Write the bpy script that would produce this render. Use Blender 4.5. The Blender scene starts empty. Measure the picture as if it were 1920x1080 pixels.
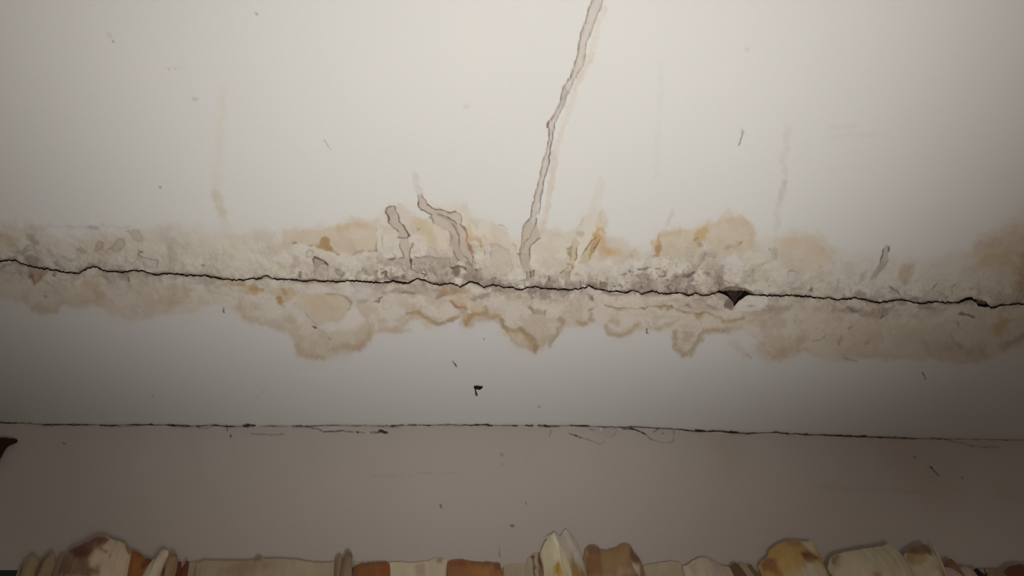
import bpy, math, random
import numpy as np
from mathutils import Vector, Matrix

random.seed(7)
RNG = np.random.RandomState(11)

# ------------------------------------------------------------------ camera
F = 1500.0                                   # focal length in photo pixels
PITCH = math.radians(38)
CAMZ = 1.45
ax = np.array([10304/F, -420/F, -1.0]); ax /= np.linalg.norm(ax)      # room x axis seen from the camera
up = np.array([0.0, math.cos(PITCH), -math.sin(PITCH)])
up -= ax*np.dot(up, ax); up /= np.linalg.norm(up)
fw = np.cross(up, ax)
R = np.array([ax, fw, up])                   # camera vector -> room vector
CAM = np.array([0.0, 0.0, CAMZ])
cd = bpy.data.cameras.new('camera'); cam = bpy.data.objects.new('camera', cd)
bpy.context.scene.collection.objects.link(cam)
cd.sensor_width = 36; cd.lens = F*36/1920; cd.clip_start = 0.01
M4 = Matrix([[*R[0], 0], [*R[1], 0], [*R[2], CAMZ], [0, 0, 0, 1]])
cam.matrix_world = M4
sc = bpy.context.scene
sc.camera = cam
sc.view_settings.view_transform = 'Standard'; sc.view_settings.look = 'None'
sc.view_settings.exposure = 0.0; sc.view_settings.gamma = 1.0
sc.view_settings.use_curve_mapping = False
C = sc.collection

H = CAMZ + 1.25                              # ceiling height
DM = 2.36                                    # far wall

# ------------------------------------------------------------------ world and light
w = bpy.data.worlds.new('night'); sc.world = w; w.use_nodes = True
w.node_tree.nodes['Background'].inputs[0].default_value = (0.30, 0.33, 0.40, 1)
w.node_tree.nodes['Background'].inputs[1].default_value = 0.0
ld = bpy.data.lights.new('upward_spot', 'SPOT'); lo = bpy.data.objects.new('upward_spot', ld); C.objects.link(lo)   # unseen upward spot, cone shaped for the falloff towards the edges
lo.location = (0.23, 0.687, CAMZ-0.362)
lo.rotation_euler = (Vector((0.246, 1.161, H))-Vector(lo.location)).to_track_quat('-Z', 'Y').to_euler()
ld.spot_size = 2*0.82; ld.spot_blend = 0.98
ld.energy = 87; ld.color = (1.0, 0.99, 0.965); ld.shadow_soft_size = 0.18
l2 = bpy.data.lights.new('fill_light', 'POINT'); lo2 = bpy.data.objects.new('fill_light', l2); C.objects.link(lo2)     # unseen weak lamp, added low behind the camera for missing ambient light
lo2.location = (0.5, -0.7, 0.45); l2.energy = 38; l2.color = (1.0, 0.93, 0.90); l2.shadow_soft_size = 0.25

# ------------------------------------------------------------------ helpers
def proj(P):
    """room points -> photograph pixels (1920x1080)"""
    v = (P-CAM) @ R.T.T if False else (P-CAM) @ R.T
    # R maps camera->room, so the inverse is its transpose: rows of R are room axes in camera space
    v = (P-CAM) @ R
    return 960+F*v[..., 0]/(-v[..., 2]), 540-F*v[..., 1]/(-v[..., 2])
def ray(px, py):
    px = np.asarray(px, float); py = np.asarray(py, float)
    c = np.stack([(px-960)/F, -(py-540)/F, -np.ones_like(px)], -1)
    return c @ R.T
def at_ceiling(px, py, z=H):
    d = ray(px, py); t = (z-CAMZ)/d[..., 2]
    return CAM + d*t[..., None]
def at_wall(px, py, y=DM):
    d = ray(px, py); t = y/d[..., 1]
    return CAM + d*t[..., None]
def s2l(c):
    c = np.asarray(c, float)/255.0
    return np.where(c <= 0.04045, c/12.92, ((np.maximum(c, 0)+0.055)/1.055)**2.4)
def tag(o, label=None, cat=None, group=None, kind=None):
    if label: o['label'] = label
    if cat: o['category'] = cat
    if group: o['group'] = group
    if kind: o['kind'] = kind
    return o
def empty(name, loc):
    o = bpy.data.objects.new(name, None); o.location = loc; o.empty_display_size = .02; C.objects.link(o); return o

_tab = RNG.rand(256, 256)
def vnoise(x, y, seed=0):
    x = x+seed*17.31; y = y+seed*9.77
    xi = np.floor(x).astype(int); yi = np.floor(y).astype(int)
    fx = x-xi; fy = y-yi
    fx = fx*fx*(3-2*fx); fy = fy*fy*(3-2*fy)
    a = _tab[xi & 255, yi & 255]; b = _tab[(xi+1) & 255, yi & 255]
    c = _tab[xi & 255, (yi+1) & 255]; d = _tab[(xi+1) & 255, (yi+1) & 255]
    return (a*(1-fx)+b*fx)*(1-fy)+(c*(1-fx)+d*fx)*fy
def fbm(x, y, scale, octs=4, seed=0, gain=.5):
    """about -1..1; scale = size of the largest blobs in px"""
    s = 0; a = 1; t = 0; f = 1.0/scale
    for k in range(octs):
        s = s+a*(vnoise(x*f, y*f, seed+k*3)*2-1); t += a; a *= gain; f *= 2.03
    return s/t*1.5
def sm(a, b, x):
    t = np.clip((x-a)/(b-a), 0, 1); return t*t*(3-2*t)

# views the coordinates below were read in: (x offset, y offset, scale)
Z = dict(Z1=(0, 380, 3.6), Z2=(480, 380, 3.6), Z3=(960, 380, 3.6), Z4=(1440, 380, 3.177), Z5=(0, 740, 3), Z6=(640, 740, 3),
         Z7=(1280, 740, 3), Z8=(880, 0, 2), A=(660, 360, 5.4), B=(1040, 400, 5.4), K=(1280, 400, 5.4), D=(520, 420, 5.4),
         E=(920, 380, 6), F=(780, 540, 6), G=(1100, 540, 5.647), H=(460, 540, 5.647), I=(1020, 790, 7.385), J=(560, 780, 9.6), P=(0, 0, 1))
def zz(v, pts):
    ox, oy, s = Z[v]; return [(ox+p[0]/s, oy+p[1]/s)+tuple(q/s for q in p[2:3]) for p in pts]

CRACK = zz('Z1', [(-300, 400), (0, 398), (60, 383), (100, 390), (150, 410), (200, 425), (260, 440), (330, 445), (400, 458), (450, 468), (540, 472), (580, 445), (640, 430), (680, 445), (700, 458), (780, 465), (860, 465), (900, 455), (960, 458), (1000, 470), (1050, 485), (1140, 474), (1230, 483), (1310, 492), (1400, 493), (1470, 505), (1540, 520), (1620, 523), (1690, 512)]) \
    + zz('Z2', [(0, 514), (40, 505), (70, 490), (100, 505), (140, 518), (200, 512), (270, 522), (330, 528), (380, 520), (440, 530), (500, 525), (540, 535), (600, 528), (660, 525), (720, 528), (800, 535), (880, 538), (930, 528), (990, 545), (1040, 535), (1085, 515), (1130, 518), (1180, 542), (1240, 552), (1310, 542), (1385, 565), (1440, 530), (1480, 538), (1540, 570), (1600, 552), (1680, 575)]) \
    + zz('Z3', [(0, 570), (30, 585), (60, 585), (100, 575), (160, 570), (220, 582), (300, 585), (380, 588), (450, 583), (500, 575), (520, 560), (560, 580), (620, 592), (680, 603), (740, 600), (780, 608), (820, 592), (875, 618), (950, 597), (1000, 610), (1080, 615), (1130, 603), (1190, 625), (1240, 612), (1290, 628), (1360, 612), (1400, 598), (1450, 600), (1540, 597), (1600, 610), (1640, 622)]) \
    + zz('Z4', [(0, 552), (40, 550), (70, 556), (110, 548), (180, 556), (250, 560), (300, 570), (360, 565), (420, 580), (470, 575), (530, 568), (580, 580), (660, 598), (740, 585), (800, 578), (850, 592), (900, 602), (1000, 590), (1060, 596), (1130, 595), (1200, 572), (1240, 585), (1300, 600), (1330, 625), (1400, 608), (1460, 603), (1525, 600), (1800, 596)])
CRX = np.array([p[0] for p in CRACK]); CRY = np.array([p[1] for p in CRACK])
SEAM = [(-300, 791), (0, 792), (40, 793), (80, 796), (150, 796.5), (215, 798), (250, 796), (310, 797), (345, 799), (400, 797), (430, 799), (470, 798), (565, 799), (620, 797), (700, 798), (735, 799), (760, 797), (850, 796.5), (920, 797), (1000, 797.5), (1030, 798.5), (1070, 797.5), (1105, 799), (1150, 800.5), (1200, 801), (1270, 805), (1310, 808.5), (1350, 808.5), (1375, 811), (1400, 812.5), (1455, 811), (1475, 813), (1540, 815.5), (1600, 818), (1660, 820), (1720, 822), (1800, 823), (1920, 825), (2300, 829)]
SX = np.array([p[0] for p in SEAM]); SY = np.array([p[1] for p in SEAM])

n1 = lambda x, s, seed: vnoise(x/s, x*0+3.3, seed)*2-1
def crack_up(x):
    c = np.interp(x, CRX, CRY)+1.1*n1(x, 4.5, 1)+.8*n1(x, 2.2, 2)
    w = 1.4+.2*n1(x, 14, 3)+.55*n1(x, 3, 4)
    w = w+np.interp(x, [740, 752, 765, 785], [0, 1.2, .6, 0])+np.interp(x, [1346, 1352, 1405, 1412], [0, .3, .3, 0])
    w = w+np.interp(x, [1796, 1808, 1820, 1826, 1830, 1836, 1848, 1854], [0, 3.4, 4.2, .5, 2.5, 4, 3.5, 0])
    return c-np.maximum(w, .35)
def crack_low(x):
    c = np.interp(x, CRX, CRY)+1.1*n1(x, 4.5, 1)+.8*n1(x, 2.2, 2)
    w = np.maximum(1.4+.2*n1(x, 14, 3)+.55*n1(x, 3, 5), .35)
    y = c+w
    hole = np.interp(x, [1346, 1356, 1365, 1370, 1375, 1377.5, 1380, 1386, 1398, 1410], [548, 551.5, 556, 562, 568, 582, 571, 564, 555, 551.5])
    y = np.where((x > 1346) & (x < 1410), np.maximum(y, hole+.5*n1(x, 3, 8)), y)
    pit = np.interp(x, [1827, 1831, 1834, 1848, 1852, 1857], [563, 569, 574.5, 576, 575, 571])
    y = np.where((x > 1828) & (x < 1856), np.maximum(y, pit+.6*n1(x, 3, 9)), y)
    return y

# ------------------------------------------------------------------ stain painting on the plaster (pigment only)
class Canvas:
    def __init__(s, P, base):
        s.P = P; s.px, s.py = proj(P); n = len(s.px)
        s.col = np.tile(np.array(base, float), (n, 1)); s.h = np.zeros(n)
        s.w1x = fbm(s.px, s.py, 9, 3, 21); s.w1y = fbm(s.px, s.py, 9, 3, 31)
        s.w2x = fbm(s.px, s.py, 34, 3, 41); s.w2y = fbm(s.px, s.py, 34, 3, 51)
    def sel(s, pts, pad):
        a = np.array([q[:2] for q in pts]); lo = a.min(0)-pad; hi = a.max(0)+pad
        return np.nonzero((s.px > lo[0]) & (s.px < hi[0]) & (s.py > lo[1]) & (s.py < hi[1]))[0]
    def mix(s, idx, m, c, h=0):
        if c is not None:
            s.col[idx] += (np.array(c, float)-s.col[idx])*m[:, None]
        if h: s.h[idx] += h*m
    def seg(s, x, y, pts, closed=False):
        best = np.full(len(x), 1e9); wd = np.zeros(len(x)); q = list(pts)+([pts[0]] if closed else [])
        for a, b in zip(q[:-1], q[1:]):
            dx, dy = b[0]-a[0], b[1]-a[1]; L = dx*dx+dy*dy+1e-9
            t = np.clip(((x-a[0])*dx+(y-a[1])*dy)/L, 0, 1)
            d = np.hypot(x-a[0]-t*dx, y-a[1]-t*dy)
            wa = a[2] if len(a) > 2 else 0; wb = b[2] if len(b) > 2 else 0
            k = d < best; best = np.where(k, d, best); wd = np.where(k, wa+(wb-wa)*t, wd)
        return best, wd
    def stroke(s, v, pts, wid, c, a=1., soft=1., w1=0, w2=0, h=0, brk=0, seed=0, taper=0):
        pts = zz(v, pts); pad = wid*1.6+soft+abs(w1)+abs(w2)+5
        i = s.sel(pts, pad)
        if not len(i): return
        x = s.px[i]+w1*s.w1x[i]+w2*s.w2x[i]; y = s.py[i]+w1*s.w1y[i]+w2*s.w2y[i]
        if wid < 3.2: x = x+.9*s.w1x[i]; y = y+.9*s.w1y[i]
        d, _ = s.seg(x, y, pts)
        wl_ = wid*(1+.55*fbm(s.px[i], s.py[i], 7, 3, 64))+.1
        m = a*(1-sm(np.maximum(wl_-soft, 0), wl_+soft, d))
        m = m*(.62+.38*sm(-.55, .15, fbm(s.px[i], s.py[i], 9, 3, 66)))
        if brk: m = m*sm(-brk, .35, fbm(s.px[i], s.py[i], 16, 2, 60+seed)+.15)
        s.mix(i, m, c, h)
    def poly(s, v, pts, c, a=1., soft=1.5, w1=0, w2=0, h=0, edge=None, ea=.6, ew=1.2, inner=None, ebrk=0, seed=0):
        pts = zz(v, pts); pad = soft+abs(w1)+abs(w2)+ew*2+3
        i = s.sel(pts, pad)
        if not len(i): return
        x = s.px[i]+w1*s.w1x[i]+w2*s.w2x[i]; y = s.py[i]+w1*s.w1y[i]+w2*s.w2y[i]
        ins = np.zeros(len(i), bool); q = pts+[pts[0]]
        for p, r in zip(q[:-1], q[1:]):
            k = ((p[1] > y) != (r[1] > y)); xx = (r[0]-p[0])*(y-p[1])/((r[1]-p[1]) if r[1] != p[1] else 1e-9)+p[0]
            ins ^= k & (x < xx)
        d, _ = s.seg(x, y, pts, True); sd = np.where(ins, d, -d)
        m = a*sm(-soft, soft, sd)*(.8+.2*sm(-.5, .2, fbm(s.px[i], s.py[i], 13, 4, 68)))
        if inner: m = m*(1-inner[1]*sm(0, inner[0], sd))
        s.mix(i, m, c, h)
        if edge is not None:
            e = ea*np.exp(-((sd)/ew)**2)
            if ebrk: e = e*sm(-ebrk, .4, fbm(s.px[i], s.py[i], 22, 3, 80+seed)+.1)
            s.mix(i, e, edge)

BEI = (212, 197, 175); CRM = (219, 209, 190); TAUPE = (194, 181, 167); LINE = (112, 97, 86); RUST = (188, 146, 98); OLV = (186, 168, 128)
GRY = (164, 151, 138); LIL = (220, 213, 208); TAN = (188, 168, 140)
PAINT = (219, 217, 212)

TOPB = [(-200, 425), (0, 422), (60, 425), (100, 438), (200, 432), (330, 428), (430, 434), (520, 430), (560, 424), (650, 412), (700, 412), (716, 398), (740, 385), (790, 388), (860, 384), (900, 412), (930, 432), (960, 450), (1000, 445), (1060, 430), (1100, 410), (1130, 392), (1145, 430), (1180, 455), (1215, 470), (1228, 434), (1260, 432), (1310, 415), (1370, 402), (1410, 412), (1430, 440), (1480, 434), (1520, 440), (1560, 462), (1640, 488), (1690, 482), (1750, 488), (1800, 470), (1840, 450), (1880, 430), (1920, 404), (2100, 340)]
LOWB = zz('Z1', [(-500, 640), (0, 640), (150, 655), (230, 720), (330, 765), (400, 745), (430, 700), (560, 705), (620, 700), (700, 725), (800, 765), (870, 800), (960, 770), (1050, 745), (1200, 735), (1300, 755), (1400, 710), (1500, 700), (1620, 745), (1710, 795)]) \
    + zz('Z2', [(60, 815), (200, 855), (265, 920), (300, 1010), (400, 1050), (560, 1030), (700, 990), (760, 920), (800, 870), (900, 860), (1000, 850), (1060, 800), (1120, 775), (1160, 805), (1210, 825), (1300, 812), (1370, 785), (1430, 830), (1500, 790), (1620, 800), (1700, 900)]) \
    + zz('Z3', [(0, 930), (80, 970), (160, 1000), (250, 950), (310, 900), (350, 840), (480, 825), (560, 800), (610, 830), (650, 885), (750, 910), (850, 880), (950, 862), (1080, 850), (1095, 960), (1150, 1040), (1220, 1000), (1280, 920), (1330, 875), (1450, 868), (1560, 860), (1640, 900), (1700, 1000)]) \
    + zz('Z4', [(30, 950), (130, 940), (200, 890), (330, 930), (500, 945), (650, 930), (780, 925), (900, 940), (1050, 930), (1150, 960), (1250, 940), (1350, 920), (1450, 880), (1525, 850), (1700, 830)])

def paint_near(c):
    """the ceiling on the camera's side of the crack"""
    cy = np.interp(c.px, CRX, CRY); d = cy-c.py
    # very broad unevenness of old limewash
    c.col += (fbm(c.px, c.py, 380, 3, 5)*1.6)[:, None]*np.array([1, .9, .6])
    i = np.nonzero(c.py > 330)[0]
    px, py, dd = c.px[i], c.py[i], d[i]
    xw = px+10*c.w2x[i]+3*c.w1x[i]; yw = py+9*c.w2y[i]+3*c.w1y[i]
    tb = np.interp(xw, [p[0] for p in TOPB], [p[1] for p in TOPB])
    m = sm(-14, 26, yw-tb+6*fbm(px, py, 18, 3, 8))
    c.mix(i, .38*m, BEI)
    c.mix(i, .26*np.exp(-((yw-tb-6)/8)**2)*sm(-.2, .6, fbm(px, py, 60, 3, 7)), (203, 184, 156))
    # cream and tan clouds inside the stained belt
    n = fbm(px+14*c.w2x[i], py+10*c.w2y[i], 46, 5, 9)
    c.mix(i, .5*m*sm(.05, .5, n), CRM); c.mix(i, .38*m*sm(.05, .6, -n), (198, 181, 159))
    n = fbm(px+7*c.w1x[i], py+6*c.w1y[i], 17, 4, 11); c.mix(i, .34*m*sm(.0, .55, n), (190, 172, 150))
    n = fbm(px+6*c.w1x[i], py+6*c.w1y[i], 20, 4, 12)
    c.mix(i, .30*m*sm(.1, .5, n)*sm(90, 20, dd), (206, 197, 184))
    # side zones are greyer and browner
    c.mix(i, .3*m*sm(1560, 1900, px), (198, 182, 160)); c.mix(i, .35*m*sm(1540, 1640, px)*sm(1860, 1780, px), PAINT)
    c.mix(i, .2*m*sm(500, 250, px), (190, 180, 168))
def dirt_near(c, K=1.):
    d = np.interp(c.px, CRX, CRY)-c.py
    i = np.nonzero((d < 110) & (d > -20))[0]; px, py, dd = c.px[i], c.py[i], d[i]
    dens = np.interp(px, [0, 60, 180, 260, 500, 620, 700, 860, 960, 1100, 1200, 1320, 1400, 1500, 1700, 1920], [.3, .45, .3, .2, .15, .3, .6, .85, .6, .55, .8, .85, .4, .25, .35, .4])
    reach = np.interp(px, [0, 600, 700, 860, 960, 1150, 1250, 1330, 1400, 1500, 1920], [26, 30, 44, 46, 22, 26, 58, 62, 36, 26, 30])
    z = K*np.exp(-(np.maximum(dd, 0)/reach)**2)
    n = fbm(px+9*c.w1x[i]+8*c.w2x[i], py+9*c.w1y[i], 24, 5, 14)
    c.mix(i, .72*z*dens*sm(-.15, .35, n), GRY)
    n = fbm(px+7*c.w1x[i], py+7*c.w1y[i], 11, 4, 17)
    k = sm(.2, .45, n)
    c.mix(i, .62*z*dens*k, (134, 119, 106), .0006)
    c.mix(i, .55*z*sm(.3, .6, -n), CRM, -.0005)
    n = fbm(px+3*c.w1x[i], py+3*c.w1y[i], 6, 3, 18)
    c.mix(i, .6*z*dens*sm(.42, .62, n), (98, 84, 75))
    # fine contour lines where paint scabs end
    n = fbm(px+12*c.w1x[i], py+12*c.w1y[i], 30, 3, 19)
    c.mix(i, .45*z*dens*np.exp(-(n/.035)**2)*sm(-.2, .3, fbm(px, py, 26, 2, 20)), LINE)
    # dark rim right at the crack
    c.mix(i, .55*np.exp(-np.maximum(dd-1.5, 0)/2.2)*sm(-.5, .4, fbm(px, py, 14, 3, 22)), (108, 90, 78))
    c.h[i] += K*.0024*fbm(px, py, 26, 4, 23)*sm(110, 20, dd)

def near_details(c):
    S, Y = c.stroke, c.poly
    # ---- faint ghosts on the clean ceiling
    S('P', [(417, 170), (412, 260), (410, 300), (404, 360), (414, 400)], 7, (213, 206, 192), .35, 5, 2)
    S('P', [(408, 365), (413, 385), (419, 400)], 8, (203, 191, 166), .55, 5, 2)
    S('P', [(414, 395), (430, 440)], 8, (209, 200, 182), .35, 6, 2)
    S('P', [(1477, 240), (1474, 280), (1469, 300), (1473, 330), (1468, 355), (1459, 385), (1456, 430), (1452, 470)], 5.5, (202, 196, 187), .42, 3, 2)
    S('P', [(1472, 340), (1463, 372)], 5, (192, 183, 174), .4, 3, 1)
    S('P', [(1262, 395), (1252, 420)], 4, (203, 196, 185), .6, 2, 1)
    S('P', [(1128, 340), (1115, 385), (1100, 420)], 7, (212, 206, 196), .6, 3, 1)
    S('P', [(1240, 120), (1236, 220), (1230, 330)], 5, (212, 211, 206), .5, 4, 2)
    S('P', [(1560, 240), (1610, 236)], 4, (213, 210, 200), .5, 3, 1); S('P', [(1560, 256), (1640, 252)], 5, (213, 209, 196), .5, 3, 1)
    S('P', [(203, 66), (207, 70)], 2.5, (180, 176, 171), .5, 2.5); S('P', [(211, 77), (212, 79)], 1.3, (110, 106, 104), .6, 1)
    S('P', [(608, 262), (614, 272), (620, 281)], 1.3, (160, 154, 148), .5, 1); S('P', [(362, 186), (370, 187)], 2, (178, 174, 168), .6, 1.5)
    S('P', [(316, 130), (345, 127)], 1.2, (180, 176, 170), .5, 1); S('P', [(300, 351), (301, 352)], 2, (150, 146, 142), .7, 1)
    S('P', [(480, 25), (481, 26)], 1.5, (150, 146, 142), .7, 1)
    S('P', [(1392, 245), (1391, 258), (1386, 270)], 1.0, (120, 114, 108), .75, .8); S('P', [(1390, 246), (1392, 250)], 3, (180, 176, 170), .6, 2)
    S('P', [(1400, 92), (1402, 94)], 3, (190, 186, 180), .5, 2)
    S('P', [(870, 202), (882, 199)], 3, (196, 192, 186), .4, 2)
    S('P', [(60, 425), (140, 426), (175, 424), (240, 426)], 2, (180, 176, 170), .3, 4, 4); S('P', [(168, 426), (182, 427)], 3, (165, 158, 150), .5, 2, 1)
    # ---- left side marks
    S('Z1', [(0, 240), (60, 250)], 10, (196, 172, 132), .45, 8, 4)
    S('Z1', [(215, 240), (245, 260)], 7, (172, 156, 134), .6, 3, 3)
    Y('Z1', [(180, 290), (250, 285), (255, 330), (200, 320), (150, 345)], (186, 174, 162), .55, 2, 3, edge=(150, 134, 120), ea=.5, ew=1.5, ebrk=.2)
    Y('Z1', [(150, 350), (210, 360), (290, 380), (300, 430), (200, 420)], (160, 146, 138), .5, 5, 4)
    Y('Z1', [(505, 300), (550, 300), (590, 330), (560, 345), (520, 325)], (176, 160, 142), .7, 2, 2)
    Y('Z1', [(640, 300), (670, 255), (695, 270), (680, 315), (640, 335)], (186, 172, 154), .7, 2, 2, edge=(152, 134, 116), ea=.4, ew=1.3)
    Y('Z1', [(725, 320), (770, 290), (800, 240), (835, 240), (840, 280), (800, 330)], (190, 176, 156), .75, 2, 2, edge=(160, 142, 122), ea=.5, ew=1.4, ebrk=.2)
    Y('Z1', [(860, 190), (930, 185), (960, 220), (965, 265), (920, 265), (890, 225)], (192, 178, 158), .65, 3, 3, edge=(172, 154, 132), ea=.4, ew=1.6)
    S('Z1', [(935, 345), (940, 330), (965, 335)], 2, (128, 112, 102), .8, 1.5, 1)
    S('Z1', [(900, 400), (935, 350), (985, 375), (1040, 390), (1065, 395), (1055, 450)], .7, (138, 122, 112), .7, .8, 1.5)
    S('Z1', [(965, 400), (985, 450)], .7, (130, 116, 106), .7, .8, 1)
    Y('Z1', [(940, 350), (985, 378), (1060, 395), (1050, 460), (900, 440)], (192, 181, 169), .5, 3, 2)
    S('Z1', [(1370, 425), (1374, 426)], 2.6, (132, 114, 98), .8, 1.2, 1); S('Z1', [(1164, 300), (1166, 302)], 1.2, (140, 124, 112), .7, 1)
    S('Z1', [(1575, 250), (1580, 300), (1605, 350)], 7, (216, 206, 188), .8, 2, 2)
    # ---- patch left of the drips
    Y('D', [(60, 70), (200, 50), (420, 50), (640, 30), (760, -20), (880, -5), (1000, 30), (1005, 260), (920, 272), (800, 270), (760, 305), (700, 318), (600, 300), (500, 235), (400, 205), (170, 190), (100, 280), (20, 260)], (207, 190, 167), .7, 4, 3, 3, inner=(40, .15))
    S('D', [(640, 40), (760, -20), (900, 10)], 8, (196, 166, 128), .35, 7, 3)
    Y('D', [(150, 210), (400, 215), (520, 270), (640, 315), (760, 315), (900, 290), (1010, 290), (1010, 400), (900, 440), (600, 420), (420, 330), (330, 240), (340, 400), (220, 380)], (216, 209, 196), .75, 4, 3, h=.001)
    S('D', [(95, 290), (165, 185), (250, 208), (400, 212)], 1.3, (132, 116, 100), .7, 1.2, 1, brk=.3)
    S('D', [(160, 190), (185, 186)], 2.2, (140, 122, 104), .7, 1.5)
    S('D', [(500, 240), (560, 262), (625, 302)], 1.5, (164, 142, 116), .8, 1.5, 1)
    S('D', [(755, 312), (800, 280), (870, 266)], 2, (172, 150, 130), .8, 2, 1)
    S('D', [(920, 272), (1000, 262), (1010, 180), (1000, 60)], 1.1, (136, 116, 98), .75, 1, .8, brk=.5)
    S('D', [(1062, 110), (1065, 230)], .9, (172, 156, 136), .7, 1, .5)
    Y('D', [(435, 150), (480, 125), (525, 160), (520, 215), (560, 250), (480, 262), (395, 225), (435, 205)], (172, 140, 96), .82, 2, 2, edge=(152, 118, 76), ea=.35, ew=1.6)
    S('D', [(400, 215), (540, 260)], 3, (186, 150, 96), .5, 3, 1)
    Y('D', [(290, 290), (320, 250), (370, 285), (350, 330), (300, 330)], (194, 186, 172), .5, 2, 2, edge=(150, 140, 126), ea=.6, ew=1)
    Y('D', [(355, 350), (375, 330), (430, 345), (510, 400), (515, 560), (370, 560), (380, 430)], (198, 184, 173), .75, 1.5, 1)
    Y('D', [(355, 350), (375, 330), (430, 345), (505, 395), (440, 410), (400, 480), (385, 560), (370, 480)], (170, 155, 144), .7, 1.5, 1.5)
    S('D', [(370, 400), (356, 350), (378, 332), (430, 348), (490, 388), (512, 408)], 1.2, (98, 84, 74), .9, .9, .8)
    S('D', [(490, 395), (512, 408)], 1.8, (84, 70, 62), .8, 1); S('D', [(515, 410), (522, 560)], .8, (150, 134, 122), .6, .8, 1)
    S('D', [(225, 490), (235, 530)], 3, (130, 115, 105), .8, 2, 1); S('D', [(180, 340), (190, 400), (160, 440)], 5, (186, 172, 160), .6, 4, 2)
    Y('D', [(590, 460), (640, 450), (680, 490), (640, 515), (595, 500)], (168, 150, 142), .6, 3, 2, edge=(130, 112, 102), ea=.5, ew=1.4, ebrk=.3)
    S('D', [(1010, 330), (1015, 400)], 2, (170, 160, 148), .5, 2, 2)
    # ---- stub and stain round the two drips (view A)
    S('A', [(640, 330), (760, 350), (820, 420), (810, 500)], 9, (204, 190, 152), .55, 8, 4)
    Y('A', [(690, 340), (740, 380), (820, 430), (850, 500), (820, 545), (770, 520), (770, 470), (690, 420)], (198, 182, 142), .5, 3, 3)
    S('A', [(670, 375), (674, 378)], 2, (168, 144, 98), .7, 2)
    S('A', [(480, 170), (540, 240), (560, 340)], 10, (208, 195, 183), .65, 4, 3)
    S('A', [(1130, 170), (1180, 260)], 8, (211, 200, 178), .5, 6, 3)
    for a in ([(720, 460), (720, 560)], [(870, 360), (900, 440), (930, 540)], [(960, 440), (990, 500)]): S('A', a, 7, (220, 206, 190), .6, 4, 3)
    Y('A', [(270, 680), (400, 665), (500, 668), (620, 668), (800, 655), (990, 668), (1010, 760), (800, 800), (700, 720), (520, 740), (420, 760), (260, 730)], (176, 163, 150), .72, 3, 3, edge=(124, 108, 97), ea=.5, ew=1.2, ebrk=.1, h=.0006)
    Y('A', [(740, 800), (900, 770), (1010, 780), (980, 860), (800, 900)], (192, 178, 166), .7, 3, 3)
    Y('A', [(420, 760), (500, 740), (540, 800), (570, 850), (500, 860), (430, 840)], (208, 196, 184), .7, 2, 3)
    S('A', [(330, 668), (420, 672), (500, 668)], 1.6, (112, 98, 88), .8, 1.5, 1, brk=.3); S('A', [(600, 670), (720, 660), (880, 660)], 1.2, (124, 108, 97), .6, 1.2, 1, brk=.2)
    S('A', [(310, 820), (335, 795), (348, 805), (335, 850)], 1.7, (96, 82, 72), .85, 1.2, 1); S('A', [(320, 890), (345, 850), (370, 880), (460, 862), (560, 870)], 2.6, (120, 104, 93), .75, 2.5, 2)
    # drip A
    Y('A', [(350, 160), (370, 145), (425, 145), (440, 190), (470, 240), (480, 300), (515, 330), (530, 370), (560, 390), (575, 450), (560, 470), (485, 462), (455, 385), (400, 345), (375, 270), (345, 205)], TAUPE, .95, 1, .8, h=.0012)
    S('A', [(345, 210), (350, 160), (372, 146), (425, 146), (440, 190), (468, 235), (478, 295)], .9, LINE, .85, .8, .5)
    S('A', [(345, 205), (375, 262), (382, 290)], 1.3, (96, 82, 72), .85, .8, .5); S('A', [(365, 295), (400, 345), (450, 375), (470, 400)], .9, (120, 104, 92), .8, 1, .8)
    S('A', [(480, 300), (515, 335), (535, 375), (560, 395), (575, 450)], 1.2, (100, 86, 75), .9, .8, .5)
    S('A', [(385, 200), (410, 210)], 8, (180, 166, 152), .4, 5, 2)
    S('A', [(465, 458), (500, 468), (560, 468), (578, 440)], 1.2, (92, 78, 68), .9, .8, .4)
    Y('A', [(495, 470), (570, 470), (590, 560), (580, 660), (600, 780), (700, 830), (740, 880), (560, 880), (540, 800), (505, 740), (515, 620), (490, 540)], (198, 185, 171), .9, 1, 1, h=.0012)
    S('A', [(495, 480), (488, 550), (512, 600), (520, 660), (500, 700), (510, 770), (540, 820), (565, 835)], .9, (118, 102, 90), .8, .9, .8, brk=.6)
    S('A', [(612, 525), (600, 545), (612, 560)], 1.2, (116, 100, 88), .8, 1); S('A', [(590, 560), (582, 640), (598, 700), (600, 780)], 1.1, (98, 84, 74), .85, .8, .5)
    S('A', [(600, 680), (602, 745)], 1.6, (78, 66, 58), .8, .8); S('A', [(600, 780), (650, 810), (720, 830), (742, 850), (728, 870)], .9, (104, 90, 80), .8, .9, .8)
    # drip B
    S('P', [(778, 330), (780, 345), (787, 362)], 6, (205, 200, 191), .85, 2.0, 1.0)
    Y('A', [(668, 35), (700, 25), (745, 85), (765, 130), (860, 180), (1000, 212), (1040, 195), (1090, 225), (1112, 275), (1115, 330), (1160, 390), (1170, 450), (1160, 540), (1190, 600), (1220, 640), (1225, 720), (1150, 700), (1080, 690), (1050, 640), (1020, 560), (990, 540), (1010, 440), (960, 380), (860, 330), (790, 270), (800, 235), (720, 195), (675, 140)], (196, 183, 168), .92, 1.2, 1.2, h=.0012)
    Y('A', [(820, 205), (900, 215), (1000, 265), (1060, 320), (1090, 420), (1080, 470), (1040, 380), (960, 290), (860, 240)], (176, 162, 148), .6, 2, 1.5)
    Y('A', [(990, 440), (1030, 430), (1080, 520), (1120, 600), (1140, 680), (1080, 690), (1020, 580)], (178, 163, 150), .6, 2, 2)
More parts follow.
